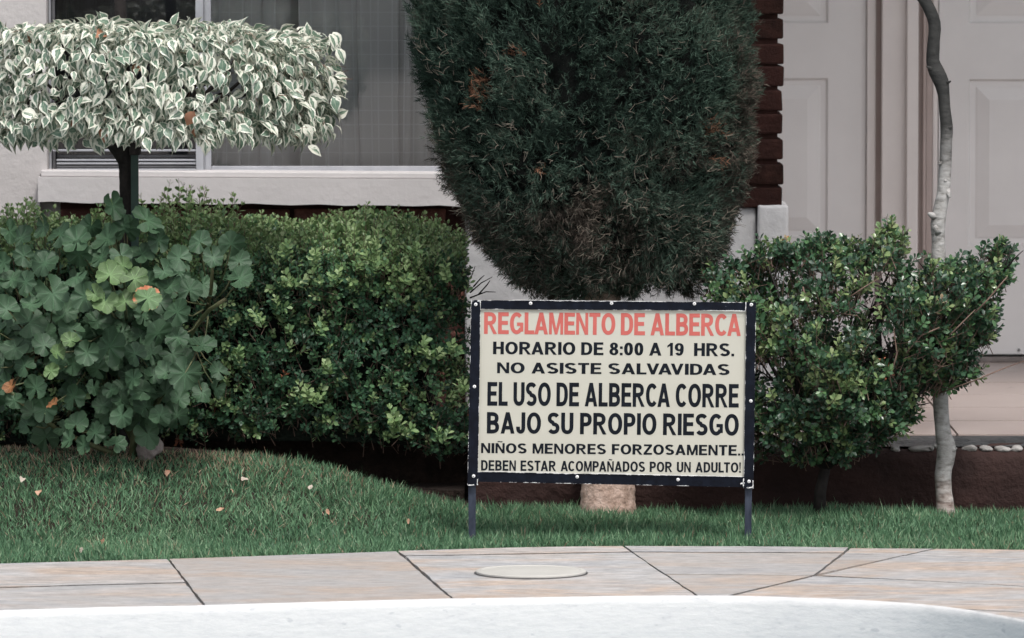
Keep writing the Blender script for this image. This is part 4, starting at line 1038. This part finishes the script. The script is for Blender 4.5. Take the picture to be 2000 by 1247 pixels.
for k in range(nn_):
    t = rng.uniform(.0, .9, len(ax)); an = rng.uniform(0, 2 * math.pi, len(ax)); rad = s0 * np.cos(an)[:, None] + u0 * np.sin(an)[:, None]
    la = unit(ax * .8 + rad * rng.uniform(.35, .9, len(ax))[:, None] + rng.normal(size=ax.shape) * .15)
    fr = frames(la, rdir(len(ax))); fr[:, :, 0] *= .0018; fr[:, :, 1] *= (rng.uniform(.009, .019, len(ax)))[:, None]
    Ms.append(fr); Ts.append(pc_ + ax * (L * t)[:, None]); ag.append(np.where(age > .93, np.clip(age + rng.uniform(-.03, .03, len(age)), .93, 1), np.clip(age + rng.normal(size=len(age)) * .12 + (t - .45) * .30, 0, .9)))
cloud('foliage', NEEDLE, np.concatenate(Ms), np.concatenate(Ts), np.concatenate(ag), M['cyp'], cyp, smooth=False)
# curly dead sprays, pale
wsel = rng.choice(np.where((py > 60) & (nrm[:, 1] < -.2))[0], 1300, replace=False); mb = MB()
wsel = [i for i in wsel if rng.uniform() < .35 + .5 * low[i]]
for i in wsel:
    a = Vector(pc_[i].tolist()) + Vector(nrm[i].tolist()) * .03; d = Vector(ax[i].tolist()); s = Vector(s0[i].tolist())
    for j in range(2):
        l = random.uniform(.012, .030); c1 = random.choice((-1, 1)) * random.uniform(.4, 1.2); pts = [a]; dd = d.copy()
        for q9 in range(4):
            dd = (dd + s * c1 * .38 + Vector((0, 0, random.uniform(-.2, .2)))).normalized(); pts.append(pts[-1] + dd * l / 4)
        mb.tube(pts, [.0007, .00065, .0006, .0005, .0004], 3, False)
        d = (d + Vector((random.uniform(-.6, .6), random.uniform(-.4, .2), random.uniform(-.6, .6)))).normalized(); s = -s
mb.build('dry_twigs', rough_mat('dry_cypress_twig', (.13, .115, .095), (.30, .26, .21), 40, .9, .1, 90, .001), cyp, kind='stuff')
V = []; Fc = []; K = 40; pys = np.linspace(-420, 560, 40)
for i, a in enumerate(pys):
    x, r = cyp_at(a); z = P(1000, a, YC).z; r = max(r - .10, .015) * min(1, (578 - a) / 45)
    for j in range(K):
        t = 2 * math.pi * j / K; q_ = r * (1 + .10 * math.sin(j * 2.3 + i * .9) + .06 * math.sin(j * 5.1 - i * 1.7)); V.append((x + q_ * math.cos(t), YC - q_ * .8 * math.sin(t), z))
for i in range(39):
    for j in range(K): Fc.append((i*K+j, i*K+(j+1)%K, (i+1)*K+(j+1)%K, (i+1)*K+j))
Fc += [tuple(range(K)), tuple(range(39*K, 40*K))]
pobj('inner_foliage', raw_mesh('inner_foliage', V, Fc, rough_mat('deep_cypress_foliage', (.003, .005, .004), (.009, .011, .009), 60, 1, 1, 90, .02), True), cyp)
mb = MB(); tp = [(1187,1022,58),(1187,1000,56),(1187,975,54),(1188,950,53),(1187,900,50),(1185,800,46),(1180,700,42),(1175,560,36),(1165,300,20)]
pts = smooth_path([(*P(a, b, 1.34 + .1 * min(1, (1022-b)/450)), w / 785) for a, b, w in tp], 4)
mb.tube([p[:3] for p in pts], [p[3] for p in pts], 20, True, .05); mb.build('trunk', M['trunkcyp'], cyp, True)

# ---- slender pale tree ----------------------------------------------
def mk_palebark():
    m, nt, b = newmat('pale_bark_shaded_above'); v = wcoord(nt)
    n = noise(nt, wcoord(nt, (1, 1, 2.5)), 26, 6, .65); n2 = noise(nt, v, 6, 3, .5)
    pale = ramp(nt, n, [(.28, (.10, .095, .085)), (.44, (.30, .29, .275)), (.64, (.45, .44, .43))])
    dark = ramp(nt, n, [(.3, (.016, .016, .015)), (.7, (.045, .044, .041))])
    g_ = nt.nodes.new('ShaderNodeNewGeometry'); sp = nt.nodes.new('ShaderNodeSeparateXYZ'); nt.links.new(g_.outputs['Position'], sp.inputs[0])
    # shade of the crown painted into the bark colour, darker up the trunk
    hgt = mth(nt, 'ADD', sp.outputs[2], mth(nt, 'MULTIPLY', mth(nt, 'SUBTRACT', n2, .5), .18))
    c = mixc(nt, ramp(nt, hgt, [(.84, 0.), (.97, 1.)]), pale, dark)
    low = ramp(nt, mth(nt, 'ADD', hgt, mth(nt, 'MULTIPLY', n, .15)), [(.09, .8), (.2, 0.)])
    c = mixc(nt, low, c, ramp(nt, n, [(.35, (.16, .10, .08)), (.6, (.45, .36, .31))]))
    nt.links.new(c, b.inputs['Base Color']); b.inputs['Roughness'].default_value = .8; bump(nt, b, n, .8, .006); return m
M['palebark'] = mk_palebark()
YT = 1.33; tree = thing('slender_tree', 'slender crooked tree with pale lower trunk in front of the right door', 'tree', (P(1845, 1000, YT).x, YT, -.012))
tp = [(1846,1015,20),(1846,985,17.5),(1843,955,16),(1842,925,16.5),(1847,895,18),(1848,872,19),(1842,845,15.5),(1838,800,15),(1836,760,16),(1834,700,15),(1833,600,14.5),(1833,500,14),(1833,470,14),(1832,440,16),(1837,405,15),(1843,375,14),(1846,330,13.5),(1848,280,13),(1849,250,14),(1846,220,12.5),(1843,185,13),(1838,160,16.5),(1829,140,17),(1822,118,14.5),(1824,80,13.5),(1825,45,13.5),(1812,12,13),(1793,-20,12),(1775,-80,11),(1760,-200,10),(1765,-330,8)]
pts = smooth_path([(*P(a, b, YT), w / 782 * (.9 if b < 480 else 1)) for a, b, w in tp], 3)
mb = MB(); mb.tube([p[:3] for p in pts], [p[3] for p in pts], 16, True, .06)
def knob(px, py, dx, dy, r):
    a = P(px, py, YT - .008); b = P(px + dx, py + dy, YT - .018); mb.tube([a, a.lerp(b, .6), b], [r * 1.0, r * .7, r * .35], 8, True, .35)
for k_ in [(1851,250,9,-1,.007),(1847,163,10,-4,.005),(1824,138,-14,-8,.007),(1852,880,14,-2,.012),(1826,425,-13,-8,.010),(1832,455,-6,-14,.012),(1848,352,-3,2,.006),(1850,372,5,14,.008),(1838,318,-4,3,.005),(1843,770,2,-12,.008),(1829,872,-5,-3,.006)]: knob(*k_)
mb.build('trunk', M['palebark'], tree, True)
mb = MB(); top = Vector(pts[-1][:3]); tips = []
for i in range(14):
    a = i * 2.4; e = top + Vector((math.cos(a) * random.uniform(.2, .5), math.sin(a) * random.uniform(.15, .4), random.uniform(.05, .5))); mb.tube([top - Vector((0, 0, .1)), top.lerp(e, .5) + Vector((0, 0, .05)), e], [.007, .005, .002], 6); tips.append(e)
mb.build('branches', M['darkbark'], tree, True)
tc_ = np.array([t[:] for t in tips]); q_ = tc_[rng.integers(0, len(tc_), 900)] + rng.normal(size=(900, 3)) * .12
Ms, Ts, ag = sprigs(q_, unit(rng.normal(size=q_.shape) + np.array([0, 0, .4])), rng.uniform(.05, .08, 900), 6, .035, rng.uniform(.2, .6, 900))
cloud('crown', LEAF, Ms, Ts, ag, M['bush'], tree)

# ---- variegated standard ficus --------------------------------------
YF = 1.52; fx = P(250, 600, YF).x
fic = thing('variegated_ficus', 'clipped ficus with flat white-edged crown on a dark trunk and green stake', 'tree', (fx, YF, .1))
nf = 6200; RZ = .53
fa = rng.uniform(0, 2 * math.pi, nf * 2); keep = (np.sin(fa) < .45); fa = fa[keep][:nf]; nf = len(fa)      # back left sparser
ft = rng.uniform(0, 1, nf)
zt = P(1000, 66, YF - .42).z; zb = P(1000, 262, YF - .42).z
rr_ = RZ * (1 - .10 * np.abs(ft * 2 - 1) ** 3) ; rr_ = rr_ + (vn(np.stack([np.cos(fa), np.sin(fa), ft], 1), 3.2, 71) - .5) * .055
sel = rng.uniform(size=nf) < .20           # top surface
rad_ = np.where(sel, RZ * np.sqrt(rng.uniform(0, 1, nf)), rr_ - rng.uniform(0, .15, nf))
fz = np.where(sel, zt - rng.uniform(0, .03, nf), zb + (zt - zb) * ft)
sel2 = (~sel) & (rng.uniform(size=nf) < .16); rad_ = np.where(sel2, RZ * np.sqrt(rng.uniform(.05, 1, nf)), rad_); fz = np.where(sel2, zb + rng.uniform(-.01, .05, nf), fz)
fp = np.stack([fx + rad_ * np.cos(fa), YF + rad_ * np.sin(fa) * .78, fz], 1)
fp[:, 2] += (vn(fp, 7, 73) - .5) * .075
fp[:, 2] += np.where(fp[:, 0] > fx + .35, -.02 * (ft > .6), 0)
outn = np.stack([np.cos(fa), np.sin(fa), np.zeros(nf)], 1)
axl = unit(outn * rng.uniform(.05, .75, nf)[:, None] + np.array([0, 0, -1.0]) * rng.uniform(.5, 1.2, nf)[:, None] + rng.normal(size=(nf, 3)) * .42)
axl = np.where(sel[:, None], unit(outn * .8 + rng.normal(size=(nf, 3)) * .6 + np.array([0, 0, .0])), axl)
nm = unit(outn * 1.0 + np.array([0, 0, .55]) + rng.normal(size=(nf, 3)) * .45); nm = np.where(sel[:, None], unit(np.array([0, 0, 1.]) + rng.normal(size=(nf, 3)) * .5), nm)
fr = frames(axl, nm); sz = rng.uniform(.022, .047, nf); fr = fr * sz[:, None, None]; fr[:, :, 0] *= rng.uniform(.85, 1.15, nf)[:, None]
for k_, (a_, b_) in enumerate([(650,85),(655,110),(645,170),(648,205),(640,150),(606,255),(596,262)] * 2):
    q9 = P(a_ + random.uniform(-8, 4), b_ - 22 + random.uniform(-8, 8), YF - random.uniform(.0, .2)); fp[k_] = q9[:]
    fr[k_] = frames(np.array([[random.uniform(.1, .6), -.15, -1.]]), np.array([[.5, -.8, .3]]) + rng.normal(size=(1, 3)) * .3)[0] * .045
ag = rng.uniform(0, 1, nf) ** .75 * .97; ag = np.where(rng.uniform(size=nf) < .003, .995, ag)
leaves(FICUS, fr, fp, ag, M['ficus'], fic, 300, key=-(fp[:, 1]) + (fp[:, 0] > P(0, 0, 1.2).x) * 1.0 - sel * .8)
mb = MB()
tp = [(256,1000,24),(254,600,19),(252,470,18),(253,420,18),(250,370,17),(250,340,17.5),(250,318,20),(246,298,26),(242,280,34)]
pts = smooth_path([(*P(a, b, YF), w / 777) for a, b, w in tp], 4); mb.tube([p[:3] for p in pts], [p[3] for p in pts], 12, True, .04); mb.build('trunk', M['darkbark'], fic, True); mb = MB()
for (a, b, r) in [((240,285),(205,255),.014),((262,285),(285,250),.013),((246,280),(232,-60),.017),((255,280),(330,230),.009),((245,280),(160,220),.009)]:
    mb.tube([P(*a, YF), P((a[0]+b[0])/2, (a[1]+b[1])/2, YF), P(*b, YF)], [r * 1.2, r, r * .8], 8, True, .05)
mb.tube([P(230, -60, YF), P(228, -300, YF)], [.014, .012], 8)
for i in range(26):
    a = random.uniform(0, 6.28); r = random.uniform(.25, .5); mb.tube([(fx, YF, zb), (fx + r * .5 * math.cos(a), YF + r * .4 * math.sin(a), zb + .06), (fx + r * math.cos(a), YF + r * .75 * math.sin(a), zb + random.uniform(.06, .25))], [.008, .005, .002], 5)
mb.build('branches', M['darkbark'], fic, True)
tk = rng.choice(nf, 420, replace=False); stems(fp[tk] + outn[tk] * .004, unit(outn[tk] + rng.normal(size=(420, 3)) * .7), rng.uniform(.015, .04, 420), .0011, rough_mat('reddish_twig', (.16, .085, .06), (.30, .18, .13), 40, .8, .2, 90, .001), fic)
mb = MB()   # upper tier, above the picture
q_ = rdir(700) * np.array([.4, .33, .12]) + np.array([fx, YF, 1.75]); fr = frames(unit(rdir(700) + np.array([0, 0, -1])), rdir(700)) * .06
cloud('upper_crown', FICUS, fr, q_, rng.uniform(0, .9, 700), M['ficus'], fic)
stake = thing('plant_stake', 'dark green square stake tied to the ficus trunk', 'stake', (P(265, 600, YF - .03).x, YF - .03, .1))
mb = MB(); xa, xb = P(257, 600, YF - .04).x, P(271.5, 600, YF - .04).x; mb.box(xa, xb, YF - .05, YF - .034, .05, P(1000, 282, YF - .04).z); mb.build('post', M['stake'], stake, bevel=.001)
mb = MB(); mb.box(xa - .004, xb + .004, YF - .054, YF + .01, P(1000, 303, YF-.04).z, P(1000, 270, YF-.04).z); mb.build('tie_band', M['darkbark'], stake, bevel=.002)

# ---- geranium -------------------------------------------------------
ger = thing('geranium', 'large geranium with round scalloped leaves in front of the hedge at left', 'plant', (P(262, 900, 1.27).x, 1.27, .14))
def ger_mesh(seed, mat):
    r_ = random.Random(seed); K = 42; rings = [.0, .28, .55, .8, 1.0]; V = [(0, 0, 0)]; U = [(.5, 0)]; Fc = []; lobes = 6 + seed % 2; cup = r_.uniform(-.10, .28); ph = r_.uniform(0, 6)
    sp = R(328 if seed % 3 else 345)
    for ri, rho in enumerate(rings[1:]):
        for j in range(K + 1):
            t = j / K; a = math.pi / 2 + math.pi + (R(360) - sp) / 2 + sp * t
            lob = abs(math.sin(t * math.pi * lobes)) ** .55; lob2 = abs(math.sin(t * math.pi * lobes * 3))
            e = 1 - (.12 * (1 - lob) + .045 * (1 - lob2)) * (rho ** 3) ; e *= (1 + .06 * math.sin(a * 2 + ph))
            r = rho * e; z = cup * rho * rho + .045 * rho * math.cos(t * math.pi * 2 * lobes) + (.10 + .06 * (seed % 3)) * rho * rho * math.sin(a * 2 + ph) + .055 * rho ** 3 * math.sin(a * 7 + ph * 2) + .05 * rho * rho * math.sin(a * 3 + ph * 3) + .045 * rho ** 4 * math.sin(a * 12 + ph)
            V.append((r * math.cos(a), r * math.sin(a), z)); U.append((t * lobes / 7.0 + .5 / 7, rho))
    for j in range(K): Fc.append((0, 1 + j, 2 + j))
    for ri in range(len(rings) - 2):
        o0 = 1 + ri * (K + 1)
        for j in range(K): Fc.append((o0 + j, o0 + K + 1 + j, o0 + K + 2 + j, o0 + 1 + j))
    return raw_mesh('leaf', V, Fc, mat, True, U)
gm = {k: [ger_mesh(s, M[k]) for s in range(9)] for k in ('ger', 'geryoung', 'gerorange', 'gerdead')}
GLV = [(210,467,34),(289,432,36),(277,497,33),(103,574,40),(165,580,32),(14,605,28),(58,629,36),(140,644,30),(214,678,43),(264,692,25),(296,690,28),(337,692,28),(394,675,30),(346,610,32),(370,567,27),(351,533,24),(351,504,26),(390,473,26),(416,504,24),(452,478,30),(467,511,26),(467,545,31),(361,730,37),(395,768,24),(325,728,24),(183,757,19),(144,776,27),(89,800,28),(70,759,28),(149,829,26),(186,846,24),(226,867,28),(135,860,22),(200,793,21),(236,783,22),(260,740,24),(279,764,28),(284,795,29),(238,812,26),(217,762,20),(87,675,27),(29,680,29),(48,716,27),(111,711,24),(144,711,24),(46,500,24),(50,552,26),(96,509,24),(154,497,31),(149,543,27),(197,504,26),(221,403,30),(178,442,27),(7,514,22),(313,812,26),(164,870,20),(29,783,21),(308,653,33),(346,660,28),(330,560,26),(320,530,24),(236,500,28),(60,595,22),(-20,640,30),(-25,560,28),(-15,720,26),(240,440,24),(310,470,26),(130,610,24),(190,720,24),(170,690,26),(350,780,24),(300,735,24),(10,750,24)]
YOUNG = [(214,538,30),(262,545,30),(205,590,27),(185,575,20),(240,520,22),(245,590,26),(112,690,18),(100,725,18),(138,665,20)]
ORANGE = [(288,583,31)]
DEADL = [(22,755,17),(103,790,15),(370,560,0)]
petm = MB(); hub = [P(262, 800, 1.22), P(210, 760, 1.18), P(120, 820, 1.16), P(350, 640, 1.2), P(240, 640, 1.15), P(80, 680, 1.18), P(405, 600, 1.12)]
def put_leaf(px, py, r, Y, key, face=None, scl=1):
    m = gm[key][random.randrange(9)]; o = bpy.data.objects.new('leaf', m); link(o, ger); p = P(px, py, Y); s = r * .98 / SC(Y) * scl
    nrm_ = face or Vector((random.gauss(0, .5) + (px - 230) * .0014, -1, random.gauss(.55, .5)))
    z = nrm_.normalized(); roll = random.uniform(-1.1, 1.1); y = Vector((math.sin(roll), 0, math.cos(roll) * -1 if random.random() < .25 else math.cos(roll)))
    y = (y - z * y.dot(z)).normalized(); x = y.cross(z)
    mt = Matrix((x, y, z)).transposed().to_4x4(); mt.translation = p - ger.location; sx_ = s * random.uniform(.88, 1.08)
    o.matrix_basis = mt @ Matrix.Diagonal((sx_, s, s, 1))
    if key == 'ger': hb = min(hub, key=lambda h_: (h_ - p).length)
    else: hb = hub[4]
    q0 = p + Vector((0, .006, 0)); hb = hb if (hb - p).length < .14 else p.lerp(hb, .14 / (hb - p).length) + Vector((0, .06, 0)); petm.tube([q0, q0.lerp(hb, .45) + Vector((0, .07, -.02)), q0.lerp(hb, .8) + Vector((0, .09, -.01))], [.0017, .0019, .0022], 5)
    return o
for i, (a, b, r) in enumerate(GLV): put_leaf(a, b, r, 1.05 + random.uniform(-.05, .09) + (.12 if b < 520 and a < 330 else 0), 'ger')
for a, b, r in YOUNG: tag(put_leaf(a, b, r, 1.00 + random.uniform(-.02, .02), 'geryoung', Vector((random.gauss(0, .3), -1, random.gauss(.7, .3)))), 'fresh yellow-green leaf')
for a, b, r in ORANGE: tag(put_leaf(a, b, r, .965, 'gerorange', Vector((.1, -1, .35))), 'green leaf with scorched orange rim')
for a, b, r in DEADL[:2]: tag(put_leaf(a, b, r, 1.02, 'gerdead'), 'curled orange-brown dead leaf')
for i in range(140):   # leaves further in
    a = random.gauss(190, 110); b = random.gauss(665, 110)
    lim = 150 if b > 800 else 230
    if abs(a - 200) > lim or b > 880 or b < 430: continue
    put_leaf(a, b, random.uniform(20, 34), random.uniform(1.14, 1.30), 'ger')
petm.build('petioles', M['stem'], ger, True, kind='stuff')
mb = MB(); base = P(258, 905, 1.26)
for pts, r in (([(258,905),(262,850),(250,780),(225,700),(235,640)], .011), ([(255,900),(180,870),(120,845),(45,790),(20,765)], .008), ([(262,880),(320,760),(380,640),(410,605),(440,585)], .008), ([(260,860),(200,740),(140,640),(100,560)], .008), ([(405,605),(412,570),(415,520)], .006), ([(255,850),(240,600),(225,480),(222,410)], .008)):
    n = len(pts); mb.tube([P(a, b, 1.29 - (.16 if a > 380 or a < 60 else .05) * i / (n - 1)) for i, (a, b) in enumerate(pts)], [r * (1 - .45 * i / (n - 1)) for i in range(n)], 8, True, .1)
mb.build('stem', M['stem'], ger, True)

# ---- lawn -----------------------------------------------------------
ng = 175000
gx = rng.uniform(-2.3, 2.3, ng); gy = .28 + (1.46 - .28) * rng.uniform(0, 1, ng)
ed_ = np.interp(gx, [-3, -1, -.5, -.2, 0, 3], [1.44, 1.44, 1.40, 1.36, 1.40, 1.44]); k = gy < ed_ + (vn(np.stack([gx, gx*0, gx*0], 1), 9, 5) - .5) * .05; gx, gy = gx[k], gy[k]
backy = np.array([G(a, on(BACK, a)).y for a in range(-900, 2600, 50)]); backx = np.array([G(a, on(BACK, a)).x for a in range(-900, 2600, 50)])
yb_ = np.interp(gx, backx, backy); k = gy > yb_ - .001 + .016 * vn(np.stack([gx, gx*0, gx*0], 1), 30, 15); gx, gy = gx[k], gy[k]
gp = np.stack([gx, gy, lawn_h(gx, gy) - .002], 1)
# worn, dry ground near the geranium and by the rock
dryc = np.exp(-(((gx + .93) / .42) ** 2 + ((gy - 1.40) / .20) ** 2)) * .95 + np.exp(-(((gx + 1.25) / .3) ** 2 + ((gy - 1.40) / .14) ** 2)) * .8
dn = vn(gp, 18, 81) * .5 + vn(gp, 50, 82) * .5
bare = dryc * (.45 + dn) > .66
kp = ~bare | (rng.uniform(size=len(gp)) < .45); gp, dryc, dn = gp[kp], dryc[kp], dn[kp]
n = len(gp); tuft = vn(gp, 12, 83) * .5 + vn(gp, 35, 84) * .5
hgt = rng.uniform(.015, .033, n) * (.65 + .7 * tuft) * (1 - .35 * np.clip(dryc, 0, 1)); hgt *= np.interp(gp[:, 0], [-1, 0, 1], [.95, 1.15, 1.05]); lg = rng.uniform(size=n) < .012; hgt = np.where(lg, hgt * 1.55, hgt)
lean = rng.normal(size=(n, 3)) * .52; lean[:, 2] = 1; cl = np.stack([vn(gp, 16, 85) - .5, vn(gp, 16, 86) - .5, np.zeros(n)], 1); ax = unit(lean + cl * .75)
BL = (np.array([(-.5,0,0),(.5,0,0),(.42,.55,.06),(-.42,.55,.06),(0.05,1,.22)]), None, None)
BV = BL[0]; BF = np.array([(0,1,2,3),(3,2,4,4)])
fr = frames(ax, rdir(n) * np.array([1, 1, .2])); fr[:, :, 0] *= rng.uniform(.0017, .0030, n)[:, None]; fr[:, :, 1] *= hgt[:, None]; fr[:, :, 2] *= hgt[:, None]
ga = np.clip(.42 + (vn(gp, 5, 87) - .5) * .25 + rng.normal(size=n) * .21, 0, .9)
isdry = rng.uniform(size=n) < np.clip(dryc * .6, 0, .8) * (.3 + dn) + .025; ga = np.where(isdry, rng.uniform(.925, 1, n), ga)
W_ = np.einsum('nij,kj->nki', fr, BV) + gp[:, None, :]
F4 = (np.array([(0,1,2,3)])[None] + (np.arange(n) * 5)[:, None, None]).reshape(-1, 4); F3 = (np.array([(3,2,4)])[None] + (np.arange(n) * 5)[:, None, None]).reshape(-1, 3)
me = bpy.data.meshes.new('lawn_grass'); me.vertices.add(n * 5); me.vertices.foreach_set('co', W_.astype(np.float32).ravel())
me.loops.add(n * 7); me.loops.foreach_set('vertex_index', np.concatenate([F4.ravel(), F3.ravel()]).astype(np.int32)); me.polygons.add(n * 2)
me.polygons.foreach_set('loop_start', np.concatenate([np.arange(0, n*4, 4), n*4 + np.arange(0, n*3, 3)]).astype(np.int32)); me.update(calc_edges=True)
at = me.attributes.new('age', 'FLOAT', 'POINT'); at.data.foreach_set('value', np.repeat(ga, 5).astype(np.float32)); me.materials.append(M['grass'])
tag(link(bpy.data.objects.new('lawn_grass', me)), 'short green lawn with dry patches between the paving and the hedge', 'grass', kind='stuff')

# ---- rock, fallen leaves, pot ---------------------------------------
p = P(290, 893, 1.26); me = rock_mesh('rock', (.029, .024, .027), M['rock'], 9, 4, .50); o = link(bpy.data.objects.new('rock', me)); o.location = (p.x, 1.26, float(lawn_h(p.x, 1.26)) + .032)
tag(o, 'small grey stone at the foot of the geranium', 'stone')
def dry_leaf_mesh(seed, mat):
    r_ = random.Random(seed); V = []; Fc = []; n = 6
    for i in range(n):
        t = i / (n - 1); w = .36 * math.sin(math.pi * min(1, t * .9 + .07)) * r_.uniform(.8, 1.2); z = .35 * math.sin(t * 2.8 + seed) * .6
        V += [(-w, t - .5, z + w * r_.uniform(.2, .9)), (0, t - .5, z), (w, t - .5, z + w * r_.uniform(.2, .9))]
    for i in range(n - 1): a = i * 3; Fc += [(a, a+1, a+4, a+3), (a+1, a+2, a+5, a+4)]
    return raw_mesh('fallen_leaf', V, Fc, mat, True)
FL = [(43,942,16,'petal','pale bleached fallen leaf on the lawn near the left edge'),(78,966,18,'drymat','folded brown fallen leaf on the lawn below the pale one at left'),(478,940,20,'petal','pale fallen leaf on the lawn midway between rock and sign'),(430,998,16,'drymat','orange-brown fallen leaf standing in the grass right of the rock'),(201,1060,12,'drymat','tan fallen leaf low on the lawn close to the paving'),(159,1078,10,'petal','tiny pale fallen leaf nearest the paving at left'),(328,928,14,'drymat','reddish fallen leaf on dry grass beside the rock'),(450,962,12,'drymat','small rusty fallen leaf in the grass under the pale one'),(607,955,13,'petal','pale crumpled fallen leaf at the dark edge under the hedge'),(556,937,11,'drymat','brown fallen leaf where the lawn meets the hedge'),(640,1003,12,'drymat','brown curled fallen leaf lying deep in the middle of the lawn'),(798,1022,11,'drymat','dark fallen leaf between the middle of the lawn and left sign leg')]
for i, (a, b, s, mt, lb) in enumerate(FL):
    # find where the view ray meets the lawn
    d = ray(a, b); t = 15.0
    while t < 17:
        q_ = CAM + d * t
        if q_.z < float(lawn_h(q_.x, q_.y)) + .018: break
        t += .005
    o = link(bpy.data.objects.new('fallen_leaf', dry_leaf_mesh(i, M[mt]))); o.location = q_ + Vector((0, 0, .004)); o.scale = (s * 1.0 / 780,) * 3; o.rotation_euler = (random.uniform(.3, 1.3), random.uniform(-.4, .4), random.uniform(-1.5, 1.5)); tag(o, lb, 'leaf', 'fallen leaves on the lawn')
mb = MB(); mb.tube([P(128, 902, 1.24), P(140, 896, 1.25), P(151, 892, 1.26)], [.0045, .004, .003], 6)
s_ = mb.build('stick', M['petal'], None, True); tag(s_, 'short pale stick on bare soil below the geranium', 'stick')
pot = thing('flower_pot', 'terracotta pot standing on the walkway behind the bush', 'pot', (P(1728, 700, 3.1).x, 3.1, WZ))
mb = MB(); c = pot.location; n = 24
def lathe(mb, prof, cx, cy, k=24):
    V = []; Fc = []
    for r, z in prof:
        for j in range(k): a = 2 * math.pi * j / k; V.append((cx + r * math.cos(a), cy + r * math.sin(a), z))
    for i in range(len(prof) - 1):
        for j in range(k): Fc.append((i*k+j, i*k+(j+1)%k, (i+1)*k+(j+1)%k, (i+1)*k+j))
    mb.add(V, Fc)
lathe(mb, [(.0, WZ+.001), (.028, WZ+.001), (.038, WZ+.085), (.038, WZ+.086), (.034, WZ+.086), (.032, WZ+.07), (0, WZ+.07)], c.x, c.y); mb.build('body', M['terracotta'], pot, True)
mb = MB(); lathe(mb, [(.037, WZ+.0862), (.043, WZ+.0862), (.044, WZ+.11), (.037, WZ+.11), (.036, WZ+.0862)], c.x, c.y); mb.build('rim', M['terracotta'], pot, True)
